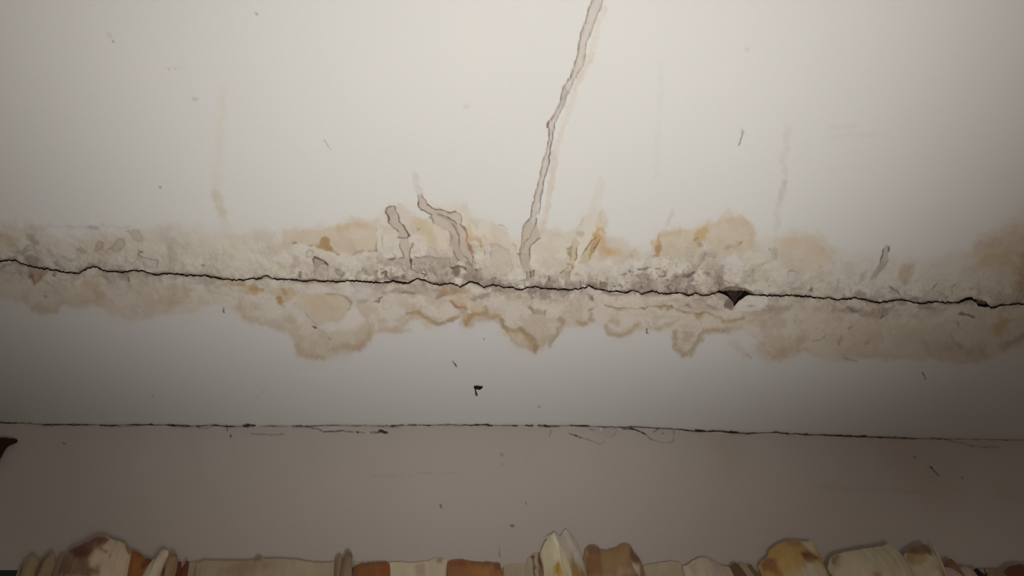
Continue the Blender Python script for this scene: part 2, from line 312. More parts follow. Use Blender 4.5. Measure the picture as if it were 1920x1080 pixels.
    S('A', [(670, 90), (680, 140), (705, 180), (760, 210), (805, 232)], 1.2, (104, 90, 78), .85, .9, .7)
    S('A', [(668, 40), (675, 90)], 1, (140, 124, 112), .7, 1); S('A', [(700, 25), (735, 80), (765, 128)], .9, (120, 104, 92), .8, .9, .8)
    S('A', [(765, 130), (800, 158), (860, 182), (900, 180), (960, 202), (1010, 212), (1045, 195)], 1.1, (104, 90, 78), .85, .9, .7)
    S('A', [(1045, 195), (1090, 225), (1112, 262), (1112, 300)], .8, (130, 114, 100), .8, .9, .5)
    S('A', [(1100, 320), (1140, 360), (1160, 390), (1172, 440), (1160, 490)], 1.4, (126, 104, 86), .85, 1.2, 1)
    S('A', [(870, 230), (950, 250), (1040, 290), (1060, 320)], 1.3, (120, 104, 92), .8, 1.2, .8)
    S('A', [(1020, 310), (1050, 370), (1080, 430), (1082, 500), (1085, 550)], .9, (114, 98, 86), .75, .9, .7)
    S('A', [(785, 270), (800, 245), (830, 320)], .9, (130, 114, 100), .6, 1, 1); S('A', [(990, 540), (1010, 440), (985, 400)], .8, (150, 132, 118), .6, 1, 1)
    S('A', [(1030, 590), (1055, 650), (1090, 690)], 1.2, (128, 112, 100), .7, 1.2, .8); S('A', [(1130, 640), (1180, 690), (1215, 760)], .9, (116, 100, 88), .8, 1, .8)
    Y('A', [(850, 360), (890, 350), (930, 440), (960, 520), (990, 600), (900, 640), (850, 560), (860, 470)], (216, 203, 188), .8, 2.5, 2)
    # rust beside drip B
    Y('A', [(1165, 500), (1210, 545), (1230, 600), (1222, 655), (1180, 590), (1160, 540)], (156, 120, 88), .8, 2, 1.5)
    S('A', [(1190, 480), (1240, 465), (1290, 490), (1310, 540)], 4, (196, 156, 118), .65, 4, 2); S('A', [(1308, 500), (1312, 550)], 1.2, (160, 124, 92), .7, 1, 1)
    S('A', [(1225, 650), (1224, 715)], 1.1, (118, 96, 78), .8, 1, .6); S('A', [(1335, 590), (1355, 620), (1345, 640)], 1.2, (166, 146, 126), .7, 1.2, 1)
    S('A', [(1190, 350), (1185, 460)], 4, (206, 178, 136), .5, 4, 2)
    # ---- area between drip B and the tall drip (view E)
    Y('E', [(0, 240), (100, 250), (180, 290), (200, 380), (290, 500), (300, 600), (260, 700), (180, 740), (0, 780)], (210, 194, 174), .6, 5, 3)
    S('E', [(100, 250), (150, 265), (185, 290)], 1, (188, 174, 158), .7, 1.2, 1)
    Y('E', [(0, 470), (60, 465), (200, 530), (220, 640), (260, 720), (180, 820), (0, 800)], (202, 190, 175), .65, 3, 3, edge=(172, 156, 140), ea=.5, ew=1.3, ebrk=.3)
    S('E', [(250, 470), (285, 490), (295, 530)], 1.2, (190, 172, 150), .7, 1.2, .8)
    Y('E', [(200, 760), (330, 740), (380, 830), (420, 850), (300, 900), (170, 880)], (220, 211, 204), .7, 4, 3)
    Y('E', [(0, 790), (60, 860), (130, 880), (150, 940), (0, 930)], (140, 126, 116), .6, 4, 3)
    # ghost of the tall drip
    S('Z8', [(505, 30), (480, 100), (460, 200), (425, 270), (400, 330), (375, 410), (350, 480), (325, 560), (310, 650), (300, 730), (285, 800), (265, 880), (245, 910)], 6, (214, 204, 192), .75, 3, 1.5)
    S('Z8', [(470, 200), (420, 280), (395, 340)], 2, (210, 190, 172), .5, 2, 1); S('Z8', [(310, 570), (320, 610), (305, 700), (295, 790)], 5, (207, 197, 186), .6, 2, 1)
    # the tall drip
    L8 = [(475, -30), (462, 0), (445, 40), (435, 85), (415, 140), (405, 200), (395, 245), (370, 300), (350, 335), (340, 385), (315, 435), (293, 468), (298, 500), (295, 545), (275, 600), (265, 660), (250, 720), (232, 790), (228, 815), (205, 843), (198, 890), (188, 950), (196, 980), (204, 1015), (222, 1030), (226, 1062)]
    R8 = [(515, -30), (500, 5), (480, 60), (460, 110), (440, 155), (435, 205), (425, 250), (395, 295), (375, 340), (355, 395), (330, 440), (315, 490), (305, 560), (295, 630), (278, 690), (265, 770), (252, 800), (254, 830), (265, 880), (235, 915), (226, 950), (222, 985), (236, 1020), (243, 1030), (243, 1062)]
    Y('Z8', L8+R8[::-1], (196, 185, 173), .95, .9, .8, h=.0014, inner=(7, .35))
    S('Z8', L8[:-3], .85, (124, 110, 99), .85, .8, .8); S('Z8', R8[:11], .75, (140, 126, 114), .8, .8, .8); S('Z8', R8[10:17], 1.0, (104, 91, 82), .85, .8, .8)
    S('Z8', [(350, 335), (372, 300), (395, 262)], 1.1, (112, 98, 88), .6, 1, 1); S('Z8', [(352, 330), (370, 345), (345, 390)], 3, (166, 153, 141), .6, 2.5, 1)
    S('Z8', [(295, 460), (290, 475), (302, 485)], 1.3, (110, 96, 86), .8, 1)
    S('E', [(560, 0), (555, 80), (540, 130)], 1.2, (120, 106, 96), .8, .9, .5); S('E', [(550, 10), (530, 90), (522, 150)], 2, (222, 216, 206), .9, 1, .5)
    S('E', [(520, 180), (518, 240), (470, 310), (445, 390), (370, 440), (355, 520)], 1.0, (110, 94, 82), .8, .9, .9)
    S('E', [(440, 140), (430, 190), (370, 250), (350, 350), (330, 460), (325, 560)], .9, (140, 122, 106), .7, .9, .9, brk=.4)
    Y('E', [(440, 200), (510, 250), (560, 330), (550, 400), (450, 480), (430, 560), (340, 560), (335, 450), (370, 250)], (192, 176, 156), .6, 1.5, 1.5)
    S('E', [(550, 400), (500, 430), (450, 480), (440, 540), (430, 600), (432, 650)], 1.0, (116, 98, 84), .8, .9, .8)
    S('E', [(305, 570), (330, 585), (345, 560)], 1.8, (118, 100, 86), .85, 1.2, .8)
    S('E', [(600, 230), (620, 235), (580, 330), (540, 350)], 4, (206, 190, 170), .6, 3, 2)
    S('E', [(335, 600), (345, 680), (370, 720)], .8, (140, 124, 110), .7, .9, .8)
    Y('E', [(340, 570), (430, 560), (435, 660), (470, 750), (490, 790), (480, 880), (400, 880), (400, 780), (370, 750), (338, 650)], (190, 176, 162), .9, 1.2, 1)
    S('E', [(490, 760), (490, 820)], 1.6, (92, 78, 70), .85, 1, .6); S('E', [(450, 775), (455, 830)], 2, (110, 94, 84), .7, 1.5, 1); S('E', [(400, 770), (410, 850)], 1, (130, 114, 102), .7, 1, 1)
    Y('E', [(440, 890), (580, 890), (600, 960), (430, 950)], (158, 142, 131), .7, 3, 2)
    Y('E', [(640, 840), (660, 840), (680, 920), (720, 960), (600, 960)], (136, 121, 111), .75, 1.5, 1.5); S('E', [(645, 825), (650, 870)], 1.6, (100, 86, 78), .8, 1.2, .8)
    S('E', [(300, 885), (360, 865), (420, 870)], 1.2, (156, 142, 130), .7, 1.2, 1)
    Y('E', [(570, 660), (700, 600), (800, 640), (860, 700), (760, 740), (560, 730)], (202, 192, 176), .7, 4, 3)
    Y('E', [(470, 520), (700, 420), (880, 380), (880, 500), (700, 580), (520, 640)], (218, 208, 190), .5, 6, 4)
    # ---- small drips right of the tall one (view B)
    S('B', [(300, 60), (260, 130), (240, 190)], 6, (211, 204, 192), .8, 3, 1); S('B', [(290, 60), (255, 130)], .7, (180, 168, 152), .7, .8)
    Y('B', [(235, 180), (295, 180), (290, 240), (225, 240), (215, 210)], (190, 176, 158), .7, 2, 1.5)
    Y('B', [(180, 260), (210, 230), (260, 300), (225, 350), (215, 480), (190, 560), (165, 600), (155, 660), (90, 640), (65, 605), (150, 500), (165, 360)], (200, 185, 160), .85, 1.5, 1.2, h=.001)
    S('B', [(222, 350), (222, 420), (208, 470)], .9, (120, 102, 84), .85, .8, .4); S('B', [(180, 300), (165, 345), (160, 430), (150, 480)], .8, (168, 150, 124), .7, 1, .7)
    S('B', [(135, 360), (160, 345)], 2, (156, 136, 100), .7, 2, 1); Y('B', [(120, 400), (160, 370), (165, 440), (130, 430)], (160, 138, 98), .75, 2.5, 1.5)
    S('B', [(125, 515), (180, 510), (178, 560)], 1.0, (140, 120, 98), .75, 1, .7); S('B', [(65, 605), (90, 575)], 1.2, (128, 112, 98), .8, 1)
    S('B', [(155, 590), (150, 660)], 1.2, (116, 102, 92), .7, 1, .6); S('B', [(65, 605), (140, 530)], .7, (160, 140, 116), .6, .8, .5)
    Y('B', [(100, 580), (160, 585), (155, 750), (105, 750)], (180, 165, 150), .7, 2, 1.5)
    Y('B', [(400, 190), (470, 150), (500, 260), (520, 340), (620, 400), (640, 440), (540, 440), (480, 460), (430, 380), (370, 420), (330, 510), (240, 520), (290, 390), (350, 290)], (204, 178, 140), .62, 3, 2)
    S('B', [(480, 20), (485, 100), (470, 170)], 8, (208, 192, 172), .6, 6, 2); S('B', [(430, 170), (480, 150), (500, 200)], 3, (196, 158, 104), .6, 3, 2)
    Y('B', [(360, 340), (420, 250), (460, 262), (430, 340), (380, 430), (350, 460)], (178, 148, 108), .75, 3, 2); S('B', [(400, 210), (460, 240)], 4, (190, 152, 100), .6, 3, 2)
    S('B', [(460, 265), (430, 320), (400, 360)], 1.2, (112, 90, 68), .85, .9, .5); S('B', [(420, 245), (365, 290), (325, 350), (280, 410), (260, 460), (245, 510)], .9, (128, 108, 86), .8, .9, .8)
    S('B', [(480, 270), (500, 350), (560, 400), (630, 410)], 6, (202, 168, 126), .7, 5, 3); S('B', [(380, 380), (350, 450)], 3, (176, 156, 118), .6, 3, 2)
    Y('B', [(280, 420), (330, 360), (360, 380), (330, 500), (250, 520)], (202, 188, 160), .7, 2, 2)
    S('B', [(260, 350), (250, 460), (210, 580)], 4, (224, 212, 196), .8, 2, 1)
    Y('B', [(640, 380), (800, 360), (880, 440), (700, 500), (600, 520), (560, 460)], (204, 188, 164), .55, 5, 3); S('B', [(780, 440), (790, 450)], 3, (176, 162, 142), .6, 2, 1)
    # big rust-edged patch
    Y('B', [(985, 300), (1060, 220), (1250, 195), (1400, 150), (1500, 130), (1500, 420), (1300, 460), (1080, 430), (1010, 440)], (206, 189, 164), .6, 4, 3)
    Y('B', [(1020, 340), (1060, 300), (1085, 340), (1060, 440), (1020, 430)], (176, 140, 98), .8, 2.5, 2); S('B', [(1060, 240), (1055, 300)], 3, (190, 158, 118), .7, 3, 1.5)
    S('B', [(985, 290), (1010, 330)], 3, (202, 178, 140), .6, 3, 2); S('B', [(990, 460), (1005, 430), (1040, 440)], .8, (150, 124, 96), .7, 1, 1)
    S('B', [(1080, 215), (1250, 200)], 5, (196, 178, 150), .55, 4, 2)
    Y('K', [(100, 200), (250, 130), (400, 80), (600, 50), (700, 120), (715, 250), (700, 380), (600, 380), (450, 420), (250, 300)], (206, 189, 164), .6, 6, 4)
    S('K', [(250, 130), (400, 70), (600, 50), (710, 140), (705, 330)], 5, (198, 178, 148), .4, 5, 3)
    Y('K', [(105, 190), (230, 140), (270, 180), (220, 280), (150, 300), (105, 270)], (196, 166, 116), .65, 4, 3); S('K', [(115, 265), (150, 250)], 2.5, (164, 136, 96), .7, 2, 1); S('K', [(165, 310), (200, 330)], 3, (172, 150, 118), .7, 2.5, 1.5)
    S('K', [(440, 345), (530, 335), (590, 290)], 3, (180, 164, 138), .7, 2.5, 2); S('K', [(590, 290), (580, 310)], 1.5, (156, 140, 118), .7, 1.5, 1)
    Y('K', [(380, 480), (480, 420), (600, 480), (640, 580), (610, 680), (520, 700), (440, 640), (420, 540)], (222, 213, 205), .8, 6, 4)
    Y('K', [(120, 640), (250, 620), (310, 700), (250, 790), (130, 740)], (208, 195, 178), .7, 4, 3)
    Y('K', [(320, 570), (400, 560), (420, 640), (370, 740), (310, 730)], (162, 146, 134), .6, 4, 3); S('K', [(372, 700), (372, 750)], 1.3, (110, 94, 84), .7, 1.2, .6)
    Y('K', [(620, 560), (720, 560), (740, 680), (680, 760), (600, 700)], (186, 175, 163), .6, 4, 3); S('K', [(720, 575), (680, 610), (675, 650)], 1.2, (146, 132, 120), .6, 1.2, 1)
    Y('K', [(890, 360), (930, 335), (960, 370), (955, 480), (900, 470)], (186, 173, 156), .65, 2.5, 1.5); S('K', [(878, 355), (880, 370)], 1, (120, 104, 92), .7, 1)
    S('K', [(760, 520), (870, 485), (900, 470)], 3, (188, 176, 160), .6, 3, 2); S('K', [(790, 360), (860, 450)], 10, (214, 206, 194), .5, 6, 4)
    S('K', [(1060, 640), (1080, 585), (1165, 595)], 1.6, (156, 143, 130), .7, 1.6, 1.5); Y('K', [(1050, 620), (1150, 600), (1230, 680), (1180, 760), (1050, 740)], (212, 204, 197), .6, 5, 3)
    Y('K', [(1090, 750), (1190, 745), (1185, 775), (1095, 778)], (170, 156, 143), .6, 2, 2); Y('K', [(1270, 790), (1300, 745), (1315, 760), (1300, 800)], (132, 118, 107), .75, 1.5, 1)
    S('K', [(30, 620), (130, 570), (220, 420)], 5, (150, 138, 126), .5, 4, 3); S('K', [(0, 640), (60, 620)], 2, (110, 98, 90), .6, 2, 2)
    Y('K', [(960, 260), (1200, 250), (1404, 330), (1404, 640), (1240, 600), (1000, 540), (980, 400)], (207, 191, 168), .55, 8, 4)
    # blocks of grime above the crack (view B)
    Y('B', [(460, 690), (535, 705), (530, 755), (455, 760)], (140, 126, 115), .8, 1.2, 1); S('B', [(462, 720), (462, 680)], 1, (84, 72, 64), .85, .8); S('B', [(480, 692), (500, 698)], 1.2, (96, 82, 74), .7, 1)
    Y('B', [(105, 690), (270, 690), (270, 750), (105, 755)], (160, 145, 133), .7, 2, 1.5); S('B', [(262, 690), (272, 740)], 1.2, (96, 82, 74), .8, 1, .8)
    Y('B', [(305, 715), (340, 705), (352, 730), (320, 735)], (110, 96, 88), .8, 1.5, 1)
    Y('B', [(690, 620), (720, 605), (735, 625), (710, 650)], (124, 112, 103), .75, 2, 1.5); S('B', [(755, 580), (765, 592)], 2, (100, 88, 80), .8, 1.5, 1); S('B', [(740, 630), (830, 645), (890, 640)], 1, (128, 116, 106), .6, 1.2, 1, brk=.3)
    S('B', [(850, 560), (905, 550), (950, 552)], 1.3, (112, 100, 92), .8, 1.2, 1); S('B', [(905, 560), (915, 620), (930, 680), (950, 750)], 5, (150, 137, 126), .7, 4, 3)
    Y('B', [(670, 740), (690, 725), (690, 755), (665, 765)], (100, 88, 80), .8, 1.2, 1); S('B', [(598, 738), (606, 742)], 1.6, (90, 78, 70), .8, 1)
    Y('B', [(1100, 735), (1160, 730), (1155, 780), (1130, 760)], (110, 97, 88), .75, 2, 1.5); Y('B', [(1085, 590), (1105, 575), (1120, 605)], (112, 100, 92), .7, 1.8, 1)
    Y('B', [(1150, 640), (1240, 600), (1404, 580), (1404, 780), (1200, 760)], (156, 143, 132), .5, 6, 5); S('B', [(1320, 630), (1404, 600)], 2.4, (100, 90, 84), .6, 2.5, 2)
    Y('B', [(780, 680), (880, 660), (930, 700), (850, 780), (760, 770)], (168, 153, 141), .6, 4, 3); Y('B', [(600, 650), (820, 655), (900, 680), (760, 700), (640, 690)], (210, 200, 186), .6, 3, 3)
    # ---- right side
    Y('Z4', [(680, 280), (700, 250), (720, 260), (718, 350), (690, 400), (640, 450), (600, 465), (640, 400), (670, 350)], (172, 159, 147), .75, 1.5, 1.5, h=.001)
    Y('Z4', [(683, 285), (700, 255), (716, 290), (712, 345), (680, 352)], (196, 186, 175), .75, 1.3, 1); S('Z4', [(685, 275), (682, 310), (672, 355)], 1.0, (110, 96, 86), .85, .9, .6); S('Z4', [(718, 268), (717, 292)], 1.1, (102, 88, 80), .85, .9, .5)
    Y('Z4', [(560, 420), (590, 400), (570, 470), (530, 500)], (178, 163, 146), .55, 3, 2); Y('Z4', [(790, 370), (870, 360), (860, 440), (820, 490), (770, 440)], (184, 164, 138), .6, 5, 3)
    Y('Z4', [(235, 525), (262, 500), (265, 530)], (128, 114, 103), .75, 1.5, 1); S('Z4', [(425, 455), (410, 500), (395, 540)], 3, (176, 162, 146), .5, 3, 2)
    Y('Z4', [(505, 540), (560, 520), (590, 560), (540, 570)], (150, 136, 123), .6, 3, 2); S('Z4', [(720, 500), (760, 520), (780, 545)], 2, (124, 110, 100), .65, 2, 1.5)
    S('Z4', [(975, 520), (1010, 490)], 1.3, (130, 116, 106), .6, 1.3, 1); S('Z4', [(1090, 510), (1110, 490)], 1.2, (136, 120, 110), .6, 1.3, 1); Y('Z4', [(840, 560), (900, 560), (890, 590), (850, 585)], (136, 120, 109), .6, 3, 2)
    Y('Z4', [(1200, 500), (1400, 500), (1500, 540), (1450, 590), (1280, 570)], (196, 184, 174), .5, 8, 5)
    S('Z4', [(1340, 280), (1400, 250), (1525, 200)], 26, (190, 168, 142), .3, 28, 6); S('Z4', [(1530, 330), (1515, 450), (1515, 540)], 9, (160, 124, 96), .45, 14, 5)
    S('Z4', [(1250, 260), (1380, 240)], 6, (176, 166, 148), .35, 8, 4); S('Z4', [(1320, 320), (1420, 330)], 14, (190, 166, 122), .35, 16, 5)
    S('Z4', [(150, 230), (280, 230), (340, 320)], 14, (208, 186, 160), .45, 14, 5)
    # broken bevel over the hole
    Y('P', [(1346, 546), (1352, 543.5), (1362, 540), (1374, 538), (1386, 539), (1396, 541.5), (1406, 546), (1413, 551), (1400, 550), (1385, 548), (1360, 548), (1350, 550)], (126, 110, 95), .95, .8, .4, h=-.003)
    S('P', [(1346, 545.5), (1362, 539.6), (1376, 537.7), (1396, 541), (1412, 550)], 1.0, (92, 78, 66), .7, .8, .4)

def knot(c):
    S, Y = c.stroke, c.poly
    # black knot above the crack
    S('A', [(1000, 770), (1050, 760), (1100, 755), (1150, 765)], 2.2, (98, 84, 75), .85, 1.6, 1.4)
    Y('A', [(1020, 770), (1090, 765), (1100, 800), (1090, 850), (1040, 860), (1000, 820)], (122, 106, 95), .8, 3, 2.5)
    Y('A', [(1100, 790), (1150, 780), (1170, 820), (1120, 830)], (212, 202, 190), .9, 1, 1)
    Y('A', [(1030, 872), (1120, 875), (1110, 925), (1060, 925)], (220, 212, 200), .95, 1, 1)
    Y('A', [(1150, 780), (1240, 770), (1330, 820), (1400, 880), (1400, 960), (1250, 930), (1170, 870)], (150, 135, 124), .65, 4, 3)
    S('A', [(1255, 785), (1262, 788)], 1.6, (84, 72, 64), .9, 1); S('A', [(1300, 820), (1400, 830)], 5, (206, 196, 184), .6, 3, 3)

def paint_far(c):
    """the ceiling between the crack and the wall"""
    cy = np.interp(c.px, CRX, CRY); d = c.py-cy
    i = np.nonzero(c.py < 740)[0]; px, py, dd = c.px[i], c.py[i], d[i]
    xw = px+7*c.w2x[i]+3*c.w1x[i]; yw = py+6*c.w2y[i]+2.5*c.w1y[i]
    lb = np.interp(xw, [p[0] for p in LOWB], [p[1] for p in LOWB])
    u = lb-yw
    m = sm(-5, 9, u)
    c.mix(i, .50*m, (209, 193, 170)); c.mix(i, .22*sm(-26, 0, u)*(1-m), (208, 198, 182))
    es = np.interp(px, [0, 400, 560, 640, 800, 1000, 1180, 1330, 1440, 1920], [.38, .3, .25, .32, .55, .5, .5, .55, .35, .3])
    c.mix(i, es*np.exp(-((u-5)/5.5)**2)*sm(-.5, .3, fbm(px, py, 70, 3, 70)), TAN)
    n = fbm(px+12*c.w2x[i], py+9*c.w2y[i], 52, 5, 71)
    c.mix(i, .5*m*sm(.05, .55, n), (214, 204, 188)); c.mix(i, .42*m*sm(.05, .6, -n), (194, 175, 149))
    n = fbm(px+9*c.w1x[i]+6*c.w2x[i], py+8*c.w1y[i], 19, 5, 72)
    c.mix(i, .42*m*sm(.0, .5, n), (190, 172, 148)); c.mix(i, .4*m*sm(.1, .6, -n), (215, 206, 192))
    n = fbm(px+9*c.w1x[i], py+9*c.w1y[i], 34, 4, 74)
    c.mix(i, .30*m*np.exp(-(n/.06)**2)*sm(-.2, .4, fbm(px, py, 50, 2, 79)), (172, 152, 126))
    c.mix(i, .4*m*np.exp(-(dd/16)**2), (215, 206, 194))
    c.mix(i, .3*m*sm(520, 200, px), (196, 184, 164)); c.mix(i, .4*m*sm(1420, 1560, px), (204, 190, 170)); c.mix(i, .3*m*sm(1480, 1750, px), (204, 192, 178))
    # interior tide marks
    n = fbm(px+10*c.w2x[i], py+7*c.w2y[i], 80, 3, 73)
    c.mix(i, .22*m*np.exp(-(n/.04)**2), (180, 160, 132))
def dirt_far(c, K=1.):
    d = c.py-np.interp(c.px, CRX, CRY)
    i = np.nonzero((d < 70) & (d > -10))[0]; px, py, dd = c.px[i], c.py[i], d[i]
    dens = np.interp(px, [0, 60, 120, 250, 600, 740, 860, 960, 1020, 1100, 1250, 1360, 1400, 1500, 1640, 1920], [.2, .7, .3, .35, .15, .5, .75, .7, .75, .6, .7, .6, .2, .3, .5, .3])
    z = K*np.exp(-(np.maximum(dd, 0)/20)**2)
    n = fbm(px+8*c.w1x[i], py+7*c.w1y[i], 20, 5, 75)
    c.mix(i, .85*z*dens*sm(-.2, .3, n), (158, 143, 130))
    n = fbm(px+5*c.w1x[i], py+5*c.w1y[i], 9, 4, 76)
    c.mix(i, .55*z*dens*sm(.25, .5, n), (138, 124, 113), .0006); c.mix(i, .5*z*sm(.35, .6, -n), (216, 206, 194), -.0004)
    c.mix(i, .5*np.exp(-np.maximum(dd-1.5, 0)/1.8)*sm(-.4, .5, fbm(px, py, 12, 3, 77)), (118, 100, 88))
    c.h[i] += K*.0024*fbm(px, py, 24, 4, 78)*sm(70, 10, dd)

def far_details(c):
    S, Y = c.stroke, c.poly
    # left
    S('Z1', [(0, 440), (40, 420), (100, 400)], 2, (150, 134, 124), .6, 2, 1.5)
    Y('Z1', [(190, 440), (330, 455), (290, 500), (240, 560), (210, 540), (200, 480)], (168, 140, 114), .7, 3, 2); S('Z1', [(205, 485), (225, 520), (232, 550)], 2.5, (132, 100, 78), .75, 2, 1.5); S('Z1', [(280, 490), (255, 540)], 2, (150, 116, 88), .6, 2, 1)
    S('Z1', [(365, 482), (380, 487)], 2, (126, 106, 92), .7, 1.5, 1); Y('Z1', [(790, 470), (870, 480), (880, 520), (820, 515)], (158, 144, 132), .6, 3, 2); S('Z1', [(870, 505), (872, 525)], 1.4, (96, 82, 74), .8, 1)
    S('Z1', [(570, 550), (640, 580), (680, 620)], 7, (186, 160, 126), .5, 6, 3); S('Z1', [(300, 625), (308, 630)], 2, (140, 120, 98), .6, 2, 1)
    S('Z1', [(1510, 710), (1513, 740)], 1.0, (64, 50, 42), .9, .8, 0)
    S('Z1', [(1540, 540), (1640, 552), (1720, 570)], 4, (186, 154, 108), .7, 3, 2); S('Z1', [(1700, 590), (1728, 600)], 5, (196, 150, 104), .6, 4, 2)
    S('Z1', [(1100, 515), (1220, 520), (1100, 545)], 3, (212, 206, 196), .6, 3, 2)
    # view H
    Y('H', [(0, -20), (130, 0), (200, 30), (420, 0), (500, 20), (560, 60), (520, 110), (440, 140), (380, 180), (340, 120), (360, 80), (200, 60), (0, 60)], (200, 174, 132), .55, 4, 3)
    S('H', [(80, 10), (180, 25)], 3.5, (172, 140, 100), .65, 3, 2); S('H', [(350, 110), (370, 150)], 4, (172, 138, 92), .75, 3, 2); S('H', [(400, 20), (410, 60)], 4, (182, 138, 96), .6, 4, 2); S('H', [(380, 180), (420, 190)], 2, (166, 144, 118), .7, 2, 1)
    Y('H', [(560, 60), (620, 40), (740, 75), (880, 60), (960, 60), (1080, 105), (1125, 150), (1110, 220), (1060, 290), (990, 350), (860, 370), (770, 400), (700, 330), (600, 230), (540, 150)], (206, 192, 167), .78, 1.8, 2)
    S('H', [(740, 120), (900, 120)], 12, (208, 182, 152), .45, 10, 4)
    S('H', [(870, 60), (950, 60), (1030, 85), (1090, 120), (1120, 150)], 1.8, (158, 146, 126), .75, 2, 1); S('H', [(1125, 150), (1110, 200), (1085, 240)], 1.2, (158, 146, 126), .7, 1.3, 1)
    Y('H', [(770, 410), (860, 372), (990, 355), (1060, 300), (1120, 220), (1170, 200), (1200, 260), (1280, 330), (1200, 420), (1000, 450), (850, 450)], (221, 213, 206), .75, 4, 3)
    Y('H', [(200, 210), (480, 150), (600, 230), (700, 340), (600, 350), (480, 280), (300, 290)], (220, 214, 206), .6, 7, 3)
    S('H', [(640, 260), (700, 330), (760, 400)], .6, (160, 148, 132), .7, .7, .4)
    Y('H', [(1180, 130), (1240, 95), (1300, 110), (1280, 160), (1200, 165)], (178, 167, 150), .7, 2.5, 2); S('H', [(1370, 140), (1400, 145), (1415, 110), (1445, 100)], 1.5, (124, 112, 101), .8, 1.2, 1.2)
    Y('H', [(530, -30), (1100, -30), (1110, 90), (1000, 55), (860, 45), (720, 70), (600, 30)], (217, 210, 199), .7, 4, 3)
    Y('H', [(1100, -20), (1350, 0), (1300, 90), (1150, 90)], (213, 207, 202), .6, 5, 3)
    S('H', [(1440, 60), (1560, 35), (1720, 50), (1850, 40)], 2.5, (160, 148, 137), .55, 2.5, 2); S('H', [(1680, 45), (1800, 50)], 2, (130, 118, 110), .6, 2, 1.5)
    S('H', [(0, 310), (140, 350), (280, 390), (400, 430)], 5, (192, 178, 154), .7, 5, 3)
    Y('H', [(520, 600), (600, 520), (800, 460), (1200, 470), (1300, 400), (1320, 560), (1200, 650), (1000, 690), (860, 760), (640, 740), (540, 680)], (199, 184, 162), .5, 7, 4)
    S('H', [(940, 650), (1040, 610), (1200, 640), (1290, 560), (1330, 400)], 5, (180, 162, 134), .6, 5, 3); S('H', [(1200, 600), (1270, 560)], 7, (190, 150, 124), .4, 7, 3); S('H', [(560, 620), (600, 700), (760, 740)], 5, (186, 166, 140), .5, 5, 3)
    S('H', [(1330, 460), (1480, 440), (1740, 440)], 4, (194, 178, 154), .6, 5, 3); S('H', [(1700, 270), (1790, 265), (1860, 260)], 2.6, (164, 138, 96), .8, 2, 1.5)
    S('H', [(1650, 170), (1760, 200)], 7, (200, 176, 154), .5, 6, 3)
    S('H', [(880, 530), (895, 540)], 2, (160, 146, 130), .6, 2)
    S('P', [(588, 612), (592, 614)], 1.8, (40, 34, 30), .95, .8)
    # view F
    Y('F', [(240, 20), (350, -30), (500, -40), (620, 0), (620, 60), (480, 60), (340, 80), (280, 100)], (184, 162, 136), .65, 3, 2.5); S('F', [(270, 50), (380, 25), (470, 10)], 7, (168, 138, 108), .55, 6, 3)
    Y('F', [(210, 120), (240, 80), (330, 80), (310, 105), (240, 125)], (146, 132, 116), .75, 2, 2); Y('F', [(40, -10), (220, 30), (210, 120), (100, 110), (40, 50)], (178, 168, 152), .6, 4, 3)
    Y('F', [(320, 110), (480, 65), (590, 110), (620, 200), (570, 220), (420, 130)], (222, 199, 170), .75, 3, 2.5)
    Y('F', [(400, 150), (480, 140), (560, 180), (570, 240), (520, 290), (470, 240), (420, 195)], (190, 164, 140), .75, 2.5, 2); S('F', [(395, 150), (430, 190), (480, 225), (560, 230)], 2.2, (158, 122, 92), .8, 2, 1.5)
    S('F', [(540, 270), (570, 330), (580, 390)], 9, (194, 168, 140), .6, 8, 3); S('F', [(560, 400), (600, 330), (640, 290), (740, 290)], 4.5, (174, 140, 100), .75, 4, 2)
    S('F', [(740, 290), (820, 330), (940, 320), (975, 360)], 3.5, (178, 150, 114), .75, 3, 2); S('F', [(960, 360), (970, 430), (1040, 480), (1180, 470), (1260, 530), (1340, 600), (1345, 680)], 4, (158, 136, 104), .8, 3.5, 2)
    S('F', [(1000, 510), (1120, 520), (1260, 600)], 7, (206, 184, 140), .5, 7, 3); S('F', [(1260, 560), (1330, 660)], 8, (176, 150, 120), .6, 7, 3)
    S('F', [(0, 270), (50, 275), (110, 320), (160, 370), (210, 395), (330, 390), (400, 350), (470, 320)], 3.2, (166, 142, 108), .8, 3, 2)
    S('F', [(0, 300), (60, 340), (150, 410)], 6, (208, 190, 152), .6, 6, 3); S('F', [(780, 220), (785, 250)], 4.5, (152, 134, 112), .75, 3, 1.5); S('F', [(640, 240), (760, 230)], 6, (206, 188, 154), .6, 4, 2)
    S('F', [(598, 262), (606, 270)], 1.3, (236, 230, 216), .9, 1)
    Y('F', [(620, 100), (740, 60), (860, 60), (830, 110), (700, 120), (640, 140)], (152, 139, 128), .65, 3, 3); Y('F', [(1250, 10), (1370, 20), (1340, 60), (1260, 70)], (138, 126, 115), .75, 2.5, 2)
    Y('F', [(1390, 30), (1480, 40), (1470, 120), (1400, 130)], (160, 148, 132), .7, 2.5, 2); S('F', [(1290, 80), (1310, 130)], 3, (150, 138, 124), .6, 3, 2); S('F', [(1060, 50), (1180, 90), (1220, 140)], 8, (194, 172, 142), .5, 8, 3)
    Y('F', [(1280, 210), (1340, 230), (1460, 255), (1450, 310), (1340, 300)], (168, 150, 122), .65, 3, 2); S('F', [(1285, 215), (1320, 270)], 2.2, (150, 128, 96), .7, 2, 1.5); S('F', [(1455, 250), (1452, 300)], 1.5, (128, 116, 104), .7, 1.4, 1)
    S('F', [(1600, 330), (1660, 370), (1640, 410), (1590, 460), (1600, 520), (1540, 570), (1500, 640)], 3, (172, 152, 122), .75, 3, 2)
